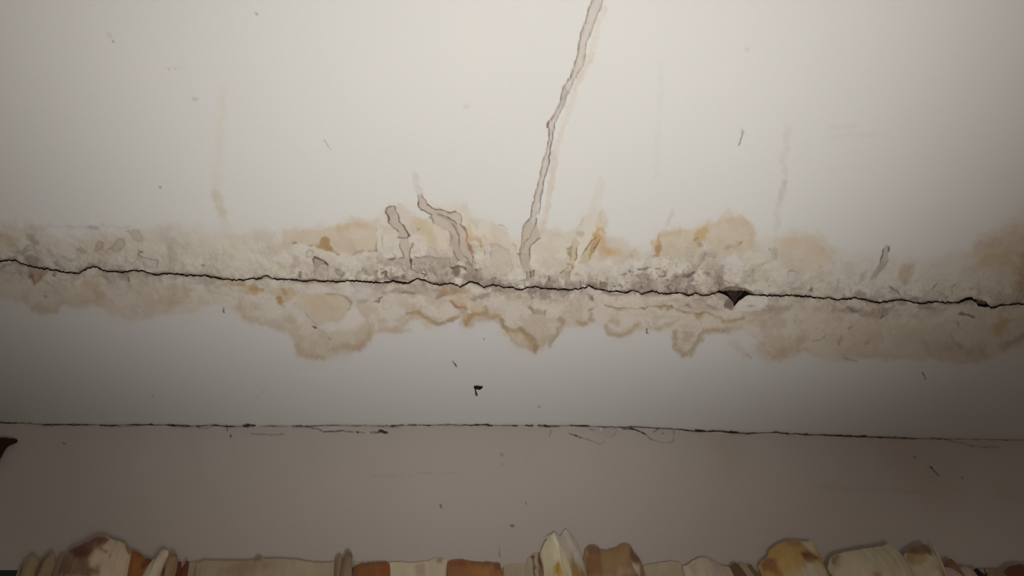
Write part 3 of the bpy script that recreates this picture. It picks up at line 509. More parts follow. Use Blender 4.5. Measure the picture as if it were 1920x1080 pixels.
    S('F', [(1820, 380), (1870, 405), (1920, 390)], 3.2, (174, 154, 124), .7, 3, 2)
    Y('F', [(1200, 340), (1350, 330), (1380, 480), (1340, 560), (1230, 460)], (196, 180, 160), .5, 6, 3); Y('F', [(1290, 130), (1480, 130), (1480, 240), (1340, 220)], (220, 210, 190), .6, 4, 3)
    S('F', [(762, 565), (765, 575)], 1.0, (70, 60, 54), .85, .8)
    S('F', [(412, 815), (435, 850), (458, 885)], .8, (84, 78, 74), .85, .7); S('F', [(440, 850), (450, 870)], 1.0, (60, 55, 52), .7, .7)
    # view G
    Y('G', [(130, 100), (250, 40), (450, 60), (580, 80), (780, 70), (900, 90), (800, 180), (620, 210), (500, 195), (330, 205), (250, 180)], (212, 198, 182), .75, 3, 2.5)
    Y('G', [(780, 30), (880, 80), (700, 100), (560, 80), (600, 60)], (160, 144, 132), .6, 3, 3); Y('G', [(160, 30), (300, 50), (380, 80), (250, 95)], (150, 134, 122), .65, 2.5, 2)
    S('G', [(200, 175), (260, 205), (330, 215), (470, 200), (560, 210), (610, 212), (670, 190), (740, 195), (900, 190)], 1.5, (142, 124, 98), .8, 1.3, 1)
    Y('G', [(250, 200), (340, 212), (470, 205), (440, 245), (330, 250)], (182, 162, 118), .75, 2, 1.5); Y('G', [(740, 200), (900, 185), (920, 220), (860, 250), (780, 235)], (166, 144, 104), .78, 2, 2)
    S('G', [(900, 200), (980, 240), (1060, 262), (1160, 280), (1280, 268), (1330, 290)], 2.0, (140, 122, 98), .8, 1.8, 1.2); Y('G', [(1060, 262), (1160, 282), (1280, 262), (1200, 340), (1130, 300)], (176, 154, 112), .7, 2.5, 2)
    S('G', [(1330, 290), (1420, 320), (1440, 340)], 2.5, (170, 150, 122), .7, 2.5, 1.5); S('G', [(1450, 350), (1560, 345), (1660, 320)], 3.6, (176, 150, 112), .75, 3, 2); S('G', [(1480, 370), (1600, 385), (1800, 330)], 4, (206, 184, 152), .5, 4, 2)
    for q in ([(400, 250), (490, 210), (560, 250)], [(660, 240), (690, 205), (730, 240)], [(890, 270), (940, 250), (980, 280)], [(1060, 300), (1110, 300)], [(1220, 330), (1270, 295), (1330, 330)], [(1380, 350), (1400, 340)], [(560, 270), (600, 262)], [(770, 260), (810, 250)]):
        S('G', q, 6.5, (214, 203, 182), .6, 3, 1.5, h=.001)
    Y('G', [(900, 110), (1060, 90), (1260, 110), (1440, 130), (1450, 230), (1300, 240), (1150, 240), (960, 220)], (190, 175, 160), .65, 4, 3); S('G', [(1060, 180), (1090, 195)], 2, (140, 124, 112), .6, 2, 1.5)
    S('G', [(1350, 130), (1400, 160)], 7, (214, 202, 186), .7, 4, 3); S('G', [(1280, 170), (1360, 200)], 2, (150, 134, 120), .6, 2, 2)
    Y('G', [(1150, 230), (1400, 240), (1620, 260), (1600, 310), (1400, 300), (1260, 260)], (216, 204, 186), .6, 4, 3)
    Y('G', [(1560, 180), (1660, 90), (1800, 80), (1920, 90), (1920, 220), (1700, 250), (1580, 250)], (218, 212, 201), .85, 2.5, 1.5, h=.0015)
    S('G', [(1700, 185), (1775, 183)], 1.2, (164, 154, 142), .7, 1.2, 1); S('G', [(1740, 280), (1840, 260), (1920, 240)], 4, (182, 170, 150), .6, 4, 2)
    S('G', [(200, 400), (240, 480), (330, 500), (420, 490), (500, 420), (560, 380)], 4, (180, 162, 132), .7, 4, 2); S('G', [(260, 355), (310, 360)], 4, (186, 172, 148), .6, 3, 2)
    S('G', [(720, 440), (820, 405), (960, 350)], 3, (186, 170, 146), .6, 3, 2)
    S('G', [(940, 470), (930, 560), (940, 630), (1000, 700), (1060, 705), (1120, 650), (1180, 560), (1250, 460), (1380, 450), (1500, 450)], 4.5, (176, 158, 128), .75, 4.5, 2)
    S('G', [(1060, 540), (1090, 500)], 6, (190, 174, 148), .5, 5, 2); Y('G', [(0, 60), (70, 80), (70, 140), (30, 130)], (136, 124, 112), .7, 4, 2); S('G', [(60, 110), (66, 130)], 2, (110, 98, 88), .7, 1.8)
    S('G', [(30, 240), (60, 215)], 3, (156, 138, 108), .7, 2.5, 1.5); S('G', [(40, 280), (30, 340), (60, 335)], 2.5, (164, 146, 114), .6, 2.5, 2)
    S('G', [(632, 430), (637, 475), (648, 480)], .9, (70, 62, 56), .9, .7); S('G', [(1700, 700), (1740, 740)], 1.5, (150, 134, 120), .5, 1.5, 1)
    S('G', [(1540, 590), (1700, 700)], 8, (200, 184, 164), .45, 8, 4); S('G', [(1830, 640), (1920, 740)], 10, (196, 168, 142), .45, 10, 4)
    # grey broken chip under the hole
    Y('P', [(1357.5, 571), (1361, 563), (1367, 558), (1374, 565), (1378, 580), (1376.5, 583.5), (1371, 583), (1366, 580), (1358.5, 577)], (124, 110, 100), .92, .8, .7, h=-.005)
    Y('P', [(1350, 550), (1366, 556), (1366, 563), (1356, 565), (1346, 560)], (176, 160, 148), .6, 2, 2)
    # right
    S('Z4', [(0, 630), (60, 640), (120, 620)], 7, (160, 148, 132), .55, 6, 3); S('Z4', [(410, 635), (520, 640), (560, 655), (640, 665), (700, 655)], 6, (148, 134, 118), .55, 5, 3); S('Z4', [(480, 630), (520, 655)], 2.5, (118, 104, 92), .6, 2.5, 2)
    Y('Z4', [(665, 695), (680, 665), (690, 680), (675, 698)], (118, 104, 94), .75, 1.5, 1); S('Z4', [(480, 750), (495, 738)], 2.0, (144, 130, 116), .6, 2.5, 1.5); S('Z4', [(285, 748), (295, 742)], 1.2, (150, 136, 120), .5, 1.5, 1)
    S('Z4', [(1140, 662), (1190, 668), (1230, 685)], 1.6, (104, 92, 84), .75, 1.5, 1.2); Y('Z4', [(880, 615), (1000, 612), (990, 630), (900, 630)], (146, 132, 118), .6, 3, 2)
    S('Z4', [(270, 828), (310, 822), (340, 795)], 1.2, (152, 136, 118), .55, 2, 1.5); S('Z4', [(420, 845), (430, 820), (440, 800)], 3, (164, 146, 122), .6, 3, 2); S('Z4', [(580, 840), (600, 825)], 3, (164, 148, 128), .6, 3, 2)
    S('Z4', [(60, 900), (160, 860), (190, 820)], 9, (184, 156, 126), .5, 9, 4); S('Z4', [(1090, 790), (1110, 830), (1150, 870)], 2.4, (166, 150, 132), .5, 3, 2.5); S('Z4', [(960, 850), (1080, 860), (1180, 890), (1260, 880)], 10, (176, 158, 136), .45, 10, 5)
    S('Z4', [(1360, 760), (1410, 710)], 11, (184, 156, 100), .6, 10, 4); S('Z4', [(1395, 860), (1460, 830), (1520, 800)], 5, (160, 138, 120), .5, 5, 3)
    S('Z4', [(450, 925), (530, 945)], 1.4, (150, 136, 128), .6, 1.4, 1); S('Z4', [(920, 1015), (935, 1035), (941, 1055)], .8, (80, 70, 68), .8, .8); S('Z4', [(1125, 715), (1130, 730)], 3, (150, 136, 124), .5, 3, 2)
    # plain lower band
    S('P', [(480, 747), (500, 727)], .8, (190, 186, 182), .6, .8); S('P', [(1011, 762), (1012, 763)], 1.3, (110, 104, 100), .8, .9); S('P', [(285, 744), (287, 743)], 1.5, (150, 144, 140), .6, 1)
    S('P', [(560, 703), (640, 700)], 4, (224, 222, 220), .3, 4, 2)

def seam_dirt(c, side):
    """blackened open joint where ceiling and wall meet"""
    S = c.stroke
    d = c.py-np.interp(c.px, SX, SY); i = np.nonzero(np.abs(d) < 9)[0]
    m = np.exp(-(d[i]/1.6)**2)*sm(-.35, .45, fbm(c.px[i], c.py[i]*0, 17, 4, 91)+.05)*sm(1900, 1700, c.px[i])
    c.mix(i, .42*m, (104, 92, 86))
    if side == 'far': c.mix(i, .25*np.exp(-(d[i]/4)**2), (176, 168, 162))
    for v, segs in (('Z5', [(0, 130, .9), (130, 450, .35), (450, 500, .9), (560, 660, .9), (830, 860, .8), (930, 1070, 1.1), (1110, 1230, .9), (1270, 1310, 1.1), (1370, 1430, 2.), (1520, 1550, .7), (1640, 1700, 1.), (1700, 1920, .3)]),
                    ('Z6', [(60, 140, .5), (200, 260, .5), (270, 350, 1.1), (380, 420, 1.), (440, 590, .35), (590, 650, .6), (690, 850, .95), (960, 990, 1.2), (1040, 1075, 1.1), (1110, 1200, 1.2), (1290, 1390, 1.1), (1480, 1780, .3), (1780, 1860, .7), (1900, 1920, .8)]),
                    ('Z7', [(0, 30, .8), (70, 130, 1.2), (145, 300, .7), (270, 310, 1.), (355, 410, .9), (510, 590, .9), (620, 700, .7), (770, 880, 1.1), (880, 1030, 1.2), (1090, 1120, .8), (1130, 1220, .3), (1220, 1310, .8), (1400, 1460, .7)])):
        ox, oy, s = Z[v]
        for a, b, wd in segs:
            xs = np.linspace(ox+a/s, ox+b/s, max(3, int((b-a)/18)))
            S('P', [(x, float(np.interp(x, SX, SY))+.5*float(n1(np.array([x]), 5, 6)[0])) for x in xs], wd, (44, 34, 30), .92, .55, .6)

def wall_details(c):
    S, Y = c.stroke, c.poly
    c.col += (fbm(c.px, c.py, 170, 4, 101)*2.2)[:, None]*np.array([1, .95, .85])
    S('Z5', [(660, 165), (665, 183), (780, 180)], .6, (110, 98, 92), .6, .7, .6); S('Z5', [(1110, 175), (1120, 188), (1190, 184), (1220, 175)], .6, (100, 88, 82), .6, .7, .5)
    S('Z5', [(1275, 180), (1275, 205)], .9, (70, 60, 54), .8, .7); S('Z5', [(1296, 228), (1297, 238)], 1.0, (60, 50, 46), .85, .8); S('Z5', [(1410, 222), (1540, 228), (1600, 222)], .7, (110, 98, 90), .65, .8, .5)
    Y('Z5', [(1720, 182), (1800, 205), (1920, 210), (1920, 176), (1720, 176)], (196, 190, 184), .5, 1.5)
    S('Z5', [(1700, 180), (1770, 190), (1820, 207), (1920, 205)], .8, (92, 80, 72), .75, .8, .5)
    S('J', [(250, 205), (330, 235), (390, 260), (430, 275), (580, 292), (700, 275), (760, 268), (800, 272), (860, 285), (1000, 288)], .8, (88, 76, 70), .8, .7, .3)
    S('J', [(1040, 292), (1066, 296)], 1.6, (52, 40, 36), .9, 1); S('J', [(1110, 300), (1180, 305)], .7, (120, 106, 100), .6, .8)
    Y('J', [(1440, 245), (1500, 242), (1545, 270), (1610, 290), (1600, 315), (1540, 320), (1500, 300), (1430, 300)], (62, 44, 40), .92, .9, .5); S('J', [(1300, 315), (1340, 290), (1400, 300), (1440, 300)], 1.0, (84, 64, 58), .85, .8, .4); S('J', [(1310, 305), (1350, 320), (1400, 305)], 1.5, (130, 112, 104), .6, 1.5)
    S('I', [(1090, 95), (1200, 115), (1280, 128), (1350, 145), (1385, 175), (1410, 190)], 1.3, (42, 33, 30), .95, .8, .4); S('I', [(1410, 190), (1460, 240), (1540, 275), (1690, 298)], .7, (110, 96, 92), .6, .8, .4)
    S('I', [(350, 165), (430, 200), (510, 225)], .7, (80, 68, 62), .75, .8, .3); S('I', [(510, 225), (620, 265), (780, 320), (830, 280), (860, 220), (960, 215), (1010, 130)], .6, (130, 110, 104), .6, .8, .3)
    S('I', [(440, 200), (445, 205)], 1, (50, 40, 36), .9, .8); S('I', [(505, 222), (515, 226)], 1, (50, 40, 36), .9, .8)
    S('I', [(1510, 155), (1560, 130), (1600, 90)], .8, (72, 62, 60), .8, .8, .4); S('I', [(1800, 130), (1800, 180)], .9, (78, 66, 64), .8, .8, .3); S('I', [(1800, 180), (1790, 290), (1700, 300)], .6, (120, 104, 100), .6, .8, .3); S('I', [(1640, 175), (1660, 172)], 1., (92, 80, 76), .7, .8)
    Y('I', [(600, 70), (800, 70), (1020, 90), (1000, 160), (860, 220), (640, 130)], (176, 168, 166), .4, 3, 2); S('I', [(790, 75), (792, 125)], 1.1, (226, 222, 214), .85, .8)
    S('I', [(100, 100), (95, 160), (80, 205)], .8, (120, 106, 98), .6, .8, .5); S('I', [(640, 110), (700, 125)], .7, (96, 84, 80), .6, .8, .6)
    S('Z6', [(170, 452), (280, 455), (430, 445), (540, 435), (690, 448)], .8, (158, 149, 143), .35, 1.5, .5)
    S('Z6', [(560, 620), (563, 628)], 1.3, (44, 38, 36), .95, .8); S('Z6', [(1036, 608), (1038, 610)], 1.2, (60, 52, 50), .85, .8); S('Z6', [(953, 737), (968, 737)], 1.2, (84, 74, 70), .85, .8); S('Z6', [(890, 892), (890, 910)], .8, (96, 84, 80), .8, .8); S('Z6', [(890, 845), (890, 885)], .5, (140, 128, 122), .5, .8)
    S('Z6', [(900, 335), (903, 338)], 2, (136, 118, 110), .7, 1.5); S('Z6', [(898, 390), (902, 394)], 1.6, (146, 130, 122), .6, 1.2)
    S('P', [(1715, 857), (1716, 858)], 1.2, (70, 56, 52), .8, .8); S('P', [(1803, 896), (1806, 898)], 1.5, (90, 76, 72), .6, 1.2)
    S('Z7', [(760, 520), (1100, 535), (1440, 548)], 1.5, (172, 160, 150), .4, 4, 1); S('Z7', [(1500, 255), (1620, 290), (1780, 300)], 1.2, (120, 104, 100), .5, 1.5, 1)
    S('Z7', [(180, 260), (240, 330), (240, 390)], 22, (180, 166, 142), .35, 28, 6)
    S('P', [(1690, 850), (1760, 905)], 34, (174, 158, 144), .3, 40, 6); S('P', [(1880, 920), (1900, 930)], 14, (172, 158, 138), .3, 18, 4)
    S('P', [(118, 830), (122, 832)], 1.2, (110, 98, 92), .7, 1)

# ------------------------------------------------------------------ materials
def vcol_mat(name, rough=.85, grain=.05, gscale=900., bump=.12, alpha=None, sheen=0, cloth=False):
    m = bpy.data.materials.new(name); m.use_nodes = True; t = m.node_tree; b = t.nodes['Principled BSDF']
    at = t.nodes.new('ShaderNodeAttribute'); at.attribute_name = 'pigment'
    tc = t.nodes.new('ShaderNodeTexCoord')
    nz = t.nodes.new('ShaderNodeTexNoise'); nz.inputs['Scale'].default_value = gscale; nz.inputs['Detail'].default_value = 3
    t.links.new(tc.outputs['Object'], nz.inputs['Vector'])
    mr = t.nodes.new('ShaderNodeMapRange'); mr.inputs['From Min'].default_value = .25; mr.inputs['From Max'].default_value = .75
    mr.inputs['To Min'].default_value = 1-grain; mr.inputs['To Max'].default_value = 1+grain
    t.links.new(nz.outputs['Fac'], mr.inputs['Value'])
    vm = t.nodes.new('ShaderNodeVectorMath'); vm.operation = 'SCALE'
    t.links.new(at.outputs['Color'], vm.inputs[0]); t.links.new(mr.outputs['Result'], vm.inputs['Scale'])
    t.links.new(vm.outputs['Vector'], b.inputs['Base Color'])
    b.inputs['Roughness'].default_value = rough; b.inputs['Specular IOR Level'].default_value = .2
    nb = t.nodes.new('ShaderNodeTexNoise'); nb.inputs['Scale'].default_value = gscale*.35; nb.inputs['Detail'].default_value = 4
    t.links.new(tc.outputs['Object'], nb.inputs['Vector'])
    bp = t.nodes.new('ShaderNodeBump'); bp.inputs['Strength'].default_value = bump; bp.inputs['Distance'].default_value = .0015
    t.links.new(nb.outputs['Fac'], bp.inputs['Height']); t.links.new(bp.outputs['Normal'], b.inputs['Normal'])
    if sheen: b.inputs['Sheen Weight'].default_value = sheen
    if alpha: b.inputs['Alpha'].default_value = alpha
    return m
def flat_mat(name, rgb, rough=.8, nscale=60, var=.12, metal=0):
    m = bpy.data.materials.new(name); m.use_nodes = True; t = m.node_tree; b = t.nodes['Principled BSDF']
    nz = t.nodes.new('ShaderNodeTexNoise'); nz.inputs['Scale'].default_value = nscale
    cr = t.nodes.new('ShaderNodeValToRGB'); l = s2l(rgb)
    cr.color_ramp.elements[0].color = (*[float(v*(1-var)) for v in l], 1); cr.color_ramp.elements[1].color = (*[float(min(1, v*(1+var))) for v in l], 1)
    t.links.new(nz.outputs['Fac'], cr.inputs['Fac']); t.links.new(cr.outputs['Color'], b.inputs['Base Color'])
    b.inputs['Roughness'].default_value = rough; b.inputs['Metallic'].default_value = metal; b.inputs['Specular IOR Level'].default_value = .25
    return m
PLASTER = vcol_mat('old_limewashed_plaster', .9, .05, 700, .10)
WALLP = vcol_mat('wall_plaster', .9, .06, 600, .12)
DARKM = flat_mat('black_joint_shade', (30, 22, 17), .95, 200, .4)  # near black stands in for the shade inside the joint
ROOM = flat_mat('room_paint', (196, 190, 180), .9, 4, .05)
FLOORM = flat_mat('floor_concrete', (120, 108, 96), .8, 9, .15)

# ------------------------------------------------------------------ grid sheets
def mesh_from_grid(name, V, nr, nc, col, mat, parent=None, extra=None):
    """V (nr*nc,3); normals face the room by the order of the grid"""
    r = np.arange(nr-1)[:, None]*nc; c = np.arange(nc-1)[None, :]
    a = (r+c).ravel(); q = np.stack([a, a+1, a+nc+1, a+nc], 1)
    if extra is not None:
        V, q, col = extra(V, q, col)
    me = bpy.data.meshes.new(name); me.vertices.add(len(V)); me.vertices.foreach_set('co', V.astype(np.float32).ravel())
    me.loops.add(q.size); me.loops.foreach_set('vertex_index', q.astype(np.int32).ravel())
    me.polygons.add(len(q)); me.polygons.foreach_set('loop_start', (np.arange(len(q))*4).astype(np.int32))
    me.polygons.foreach_set('use_smooth', np.ones(len(q), bool))
    me.update(calc_edges=True)
    if col is not None:
        at = me.color_attributes.new('pigment', 'FLOAT_COLOR', 'POINT')
        cc = np.ones((len(V), 4), np.float32); cc[:, :3] = s2l(np.clip(col, 0, 255)); at.data.foreach_set('color', cc.ravel())
    me.materials.append(mat)
    o = bpy.data.objects.new(name, me); C.objects.link(o)
    if parent: o.parent = parent
    return o
def cols(x0, x1, step, lim):
    core = np.arange(x0, x1+step, step); L = []; R_ = []
    d = step
    x = x0
    while x > -lim: d *= 1.5; x -= d; L.append(max(x, -lim))
    d = step; x = core[-1]
    while x < lim: d *= 1.5; x += d; R_.append(min(x, lim))
    return np.array(L[::-1]+list(core)+R_)
def solve_y(X, f, lo, hi):
    """for each column X on the ceiling plane the y at which it meets the pixel curve py=f(px)"""
    a = np.full_like(X, lo); b = np.full_like(X, hi)
    for _ in range(40):
        m = (a+b)/2; px, py = proj(np.stack([X, m, np.full_like(X, H)], -1))
        k = py < f(px); a = np.where(k, m, a); b = np.where(k, b, m)
    return (a+b)/2
WX = 2.9                                     # half width of the room
def frame_x(py, f=at_ceiling): return float(f(-12., py)[0]), float(f(1932., py)[0])

# near ceiling
x0 = frame_x(600)[0]; x1 = frame_x(600)[1]
X = cols(x0, x1, .0018, WX); nc = len(X)
ye = solve_y(X, crack_up, .8, 2.3); yb = .70
def fr(yedge, base, dense, dstep, cstep):
    a = np.arange(0, dense, dstep); b = np.arange(dense, yedge-base, cstep); return a, b
back = np.array([-2.6, -1.6, -.8, -.2, .2, .45, .6, .66])
a = np.concatenate([np.linspace(0, .010, 6)[:-1], np.arange(.010, .34, .0023)])         # dense rows next to the crack
coarse = np.linspace(0, 1, 108)[1:]
rows = []
for t in coarse[::-1]: rows.append(((ye-a[-1])*(1-t)+yb*t))
for t in a[::-1]: rows.append(ye-t)
Y2 = np.concatenate([np.repeat(back[:, None], nc, 1), np.array(rows)], 0); nr = len(Y2)
V = np.stack([np.repeat(X[None], nr, 0), Y2, np.full_like(Y2, H)], -1).reshape(-1, 3)
cn = Canvas(V, PAINT); paint_near(cn); dirt_near(cn); near_details(cn); dirt_near(cn, .4); knot(cn)
V[:, 2] -= cn.h*sm(0, 12, np.abs(cn.py-np.interp(cn.px, CRX, CRY)))
V[:, 2] += .0012*fbm(V[:, 0]*1000, V[:, 1]*1000, 420, 3, 3)
inner_shade = np.array((26, 19, 15.))  # near black: shade inside the crack, painted onto the plaster edges
def skirt_last(depth, rowoff, c=inner_shade):
    def f(V, q, col):
        n = len(V); last = np.arange(n-nc, n) if rowoff < 0 else np.arange(nc)
        E = V[last].copy(); cc = np.tile(c, (nc, 1))
        E2 = E.copy(); E2[:, 2] += depth
        V2 = np.concatenate([V, E, E2]); i = np.arange(nc-1)
        b0 = n; b1 = n+nc
        s = np.stack([b0+i, b0+i+1, b1+i+1, b1+i], 1) if rowoff < 0 else np.stack([b1+i, b1+i+1, b0+i+1, b0+i], 1)
        return V2, np.concatenate([q, s]), np.concatenate([col, cc, cc])
    return f
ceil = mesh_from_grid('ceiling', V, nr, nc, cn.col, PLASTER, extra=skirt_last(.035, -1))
tag(ceil, 'white plaster ceiling with water stains, grey drip runs and a long black crack', 'ceiling', kind='structure')
del cn

# far ceiling
x0b = float(at_ceiling(-12., 830.)[0]); x1b = float(at_ceiling(1932., 830.)[0])
X = cols(x0b, x1b, .0023, WX); nc = len(X)
ya = solve_y(X, crack_low, .8, 2.3)
DX = solve_y(X, lambda p: np.interp(p, SX, SY)+.35*n1(p, 6, 6), 1.6, 3.2)
DMX = lambda x: np.interp(x, X, DX)
a = np.concatenate([np.linspace(0, .008, 4)[:-1], np.arange(.008, .45, .0030)])
rows = [ya+t for t in a]
for t in np.linspace(0, 1, 52)[1:]: rows.append((ya+a[-1])*(1-t)+(DX+.0)*t)
Y2 = np.array(rows); nr = len(Y2)
V = np.stack([np.repeat(X[None], nr, 0), Y2, np.full_like(Y2, H)], -1).reshape(-1, 3)
cf = Canvas(V, (214, 212, 210)); paint_far(cf); dirt_far(cf); far_details(cf); dirt_far(cf, .4); seam_dirt(cf, 'far')
_g = cf.col.mean(1, keepdims=True); _k = np.abs(cf.col-_g).max(1, keepdims=True)/30; cf.col = _g+(cf.col-_g)*.95+_k*np.array([.3, -.4, .1])
V[:, 2] -= cf.h*sm(0, 12, np.abs(cf.py-np.interp(cf.px, CRX, CRY)))
V[:, 2] += .0012*fbm(V[:, 0]*1000, V[:, 1]*1000, 420, 3, 3)
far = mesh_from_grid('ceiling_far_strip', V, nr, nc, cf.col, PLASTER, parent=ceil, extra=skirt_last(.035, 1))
tag(far, 'stained ceiling strip between the crack and the wall')
del cf

# cavity over the crack, its shade painted in near black; browner and shallower where a lump of plaster has dropped out
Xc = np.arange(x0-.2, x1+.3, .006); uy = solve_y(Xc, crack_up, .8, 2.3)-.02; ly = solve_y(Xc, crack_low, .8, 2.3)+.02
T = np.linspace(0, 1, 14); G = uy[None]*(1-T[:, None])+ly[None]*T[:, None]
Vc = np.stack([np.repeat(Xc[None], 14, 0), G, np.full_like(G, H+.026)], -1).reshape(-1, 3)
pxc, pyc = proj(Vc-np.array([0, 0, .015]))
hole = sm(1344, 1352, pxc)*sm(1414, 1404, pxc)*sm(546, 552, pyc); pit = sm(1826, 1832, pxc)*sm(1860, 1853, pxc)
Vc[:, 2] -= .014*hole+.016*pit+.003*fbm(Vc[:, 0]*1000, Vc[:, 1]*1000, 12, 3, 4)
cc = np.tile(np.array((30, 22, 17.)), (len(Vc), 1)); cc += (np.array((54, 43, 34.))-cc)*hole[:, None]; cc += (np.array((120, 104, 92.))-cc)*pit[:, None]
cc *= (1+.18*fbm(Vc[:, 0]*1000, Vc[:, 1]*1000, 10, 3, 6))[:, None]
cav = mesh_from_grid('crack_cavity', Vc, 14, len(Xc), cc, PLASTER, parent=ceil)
tag(cav, 'dark brown hollow behind the crack')

# wall below the far joint; the wall opening (window) begins behind the curtain
Xw = cols(x0b, x1b, .0030, WX); nc = len(Xw); dw = DMX(Xw)
zt = H-np.concatenate([[.0006], np.arange(.003, .05, .0026), np.arange(.053, .12, .004), np.arange(.125, .50, .007)])
_a = at_wall(19., 1062., DM); _b = at_wall(1900., 1074., DM)
hz = lambda x: _a[2]+(x-_a[0])*(_b[2]-_a[2])/(_b[0]-_a[0])
HEADZ = float(hz(0.))
zt = np.concatenate([zt[zt > HEADZ], [HEADZ]])
rows = []
dw_s = np.convolve(np.pad(dw, 40, 'edge'), np.hanning(81)/np.hanning(81).sum(), 'valid')
dw_w = np.convolve(np.pad(dw, 200, 'edge'), np.ones(401)/401, 'valid')
g = np.maximum(0, .0012+.0016*n1(Xw*560, 14, 61))
for k, z in enumerate(zt):
    z = H+(z-H)*(1 if k < len(zt)*.6 else 1)*np.ones_like(Xw); q_ = sm(.25, 1, k/(len(zt)-1)); z = z+q_*(hz(Xw)-HEADZ)
    zk = float(zt[k]); t = min(1, (H-zk)/.012); t = t*t*(3-2*t); t2 = min(1, (H-zk)/.35); t2 = t2*t2*(3-2*t2)
    yy = dw*(1-t)+t*(dw_s*(1-t2)+dw_w*t2)
    rows.append(np.stack([Xw, yy, z-(g if k == 0 else 0)], -1))
V = np.array(rows).reshape(-1, 3); nr = len(zt)
ywall = float(np.interp(0, Xw, rows[-1][:, 1]))
cw = Canvas(V, (188, 179, 172)); wall_details(cw); seam_dirt(cw, 'wall')
V[:, 1] += .0015*fbm(V[:, 0]*1000, V[:, 2]*1000, 300, 3, 3)
wall = mesh_from_grid('wall_back', V, nr, nc, cw.col, WALLP)
tag(wall, 'dim greyish plaster wall above the curtain with hairline cracks under the ceiling', 'wall', kind='structure')
botw = V[-nc:].copy()
del cw

def box_mesh(name, boxes, mat, parent=None, bevel=0):
    V = []; Fc = []
    for (a, b) in boxes:
        n = len(V)
        for k in range(8): V.append((b[0] if k & 1 else a[0], b[1] if k & 2 else a[1], b[2] if k & 4 else a[2]))
        Fc += [[n+i for i in f] for f in ((0, 2, 3, 1), (4, 5, 7, 6), (0, 1, 5, 4), (2, 6, 7, 3), (0, 4, 6, 2), (1, 3, 7, 5))]
    me = bpy.data.meshes.new(name); me.from_pydata(V, [], Fc); me.materials.append(mat)
    o = bpy.data.objects.new(name, me); C.objects.link(o)
    if parent: o.parent = parent
    if bevel: md = o.modifiers.new('b', 'BEVEL'); md.width = bevel; md.segments = 2
    return o
# lower wall: sill part and jambs of the window opening, each with thickness
yb_ = float(np.max(dw))+.005
ym = float(np.median(botw[:, 1]))
wl, wr, sill = -1.75, 2.35, 0.95
low = box_mesh('lower_wall', [((-WX, ym-.0, 0), (wl, ym+.24, HEADZ)), ((wr, ym, 0), (WX, ym+.24, HEADZ)), ((wl, ym, 0), (wr, ym+.24, sill)), ((-WX, ym+.03, HEADZ+.002), (WX, ym+.24, H+.2))], ROOM, parent=wall)
tag(low, 'plain wall round the window opening')
tag(box_mesh('wall_left', [((-WX-.1, -2.6, 0), (-WX, ym+.2, H+.2))], ROOM), 'plain pale side wall to the left, out of frame', 'wall', kind='structure')
tag(box_mesh('wall_right', [((WX, -2.6, 0), (WX+.1, ym+.2, H+.2))], ROOM), 'plain pale side wall to the right, out of frame', 'wall', kind='structure')
tag(box_mesh('wall_front', [((-WX, -2.7, 0), (WX, -2.6, H+.2))], ROOM), 'plain pale wall behind the viewer', 'wall', kind='structure')
tag(box_mesh('floor', [((-WX-.1, -2.7, -.1), (WX+.1, ym+.24, 0))], FLOORM), 'bare floor below, out of frame', 'floor', kind='structure')
# slab over everything, painted near black as the shade in the open joint
tag(box_mesh('ceiling_slab', [((-WX-.1, -2.7, H+.045), (WX+.1, ym+.24, H+.2))], DARKM, parent=ceil), 'dark slab above the plaster')

# window behind the curtain: dark green frame and dark glass
GREENM = flat_mat('dark_green_frame_paint', (52, 62, 54), .6, 30, .15)
GLASSM = flat_mat('night_glass', (14, 18, 20), .08, 3, .1)
win = empty('window_1', (0, ym, HEADZ)); tag(win, 'dark green window frame showing below the wall at the lower left corner', 'window', kind='structure')
def child_box(name, boxes, mat, par, bevel=0):
    L = par.location; o = box_mesh(name, [(tuple(a[i]-L[i] for i in range(3)), tuple(b[i]-L[i] for i in range(3))) for a, b in boxes], mat, par, bevel); return o
child_box('window_frame', [((wl, ym+.02, HEADZ-.07), (wr, ym+.08, HEADZ-.0005)), ((wl, ym+.02, sill), (wl+.06, ym+.08, HEADZ-.07)), ((wr-.06, ym+.02, sill), (wr, ym+.08, HEADZ-.07)), ((wl, ym+.02, sill), (wr, ym+.08, sill+.06)), ((.25, ym+.02, sill+.06), (.31, ym+.08, HEADZ-.07))], GREENM, win)
for o_ in (low, win.children[0]):
    for v_ in o_.data.vertices:
        zz_ = v_.co.z+(win.location.z if o_ is not low else 0)
        if abs(zz_-HEADZ) < .003: v_.co.z += float(hz(v_.co.x))-HEADZ
child_box('pane', [((wl+.06, ym+.045, sill+.06), (.25, ym+.052, HEADZ-.07))], GLASSM, win)
child_box('pane', [((.31, ym+.045, sill+.06), (wr-.06, ym+.052, HEADZ-.07))], GLASSM, win)

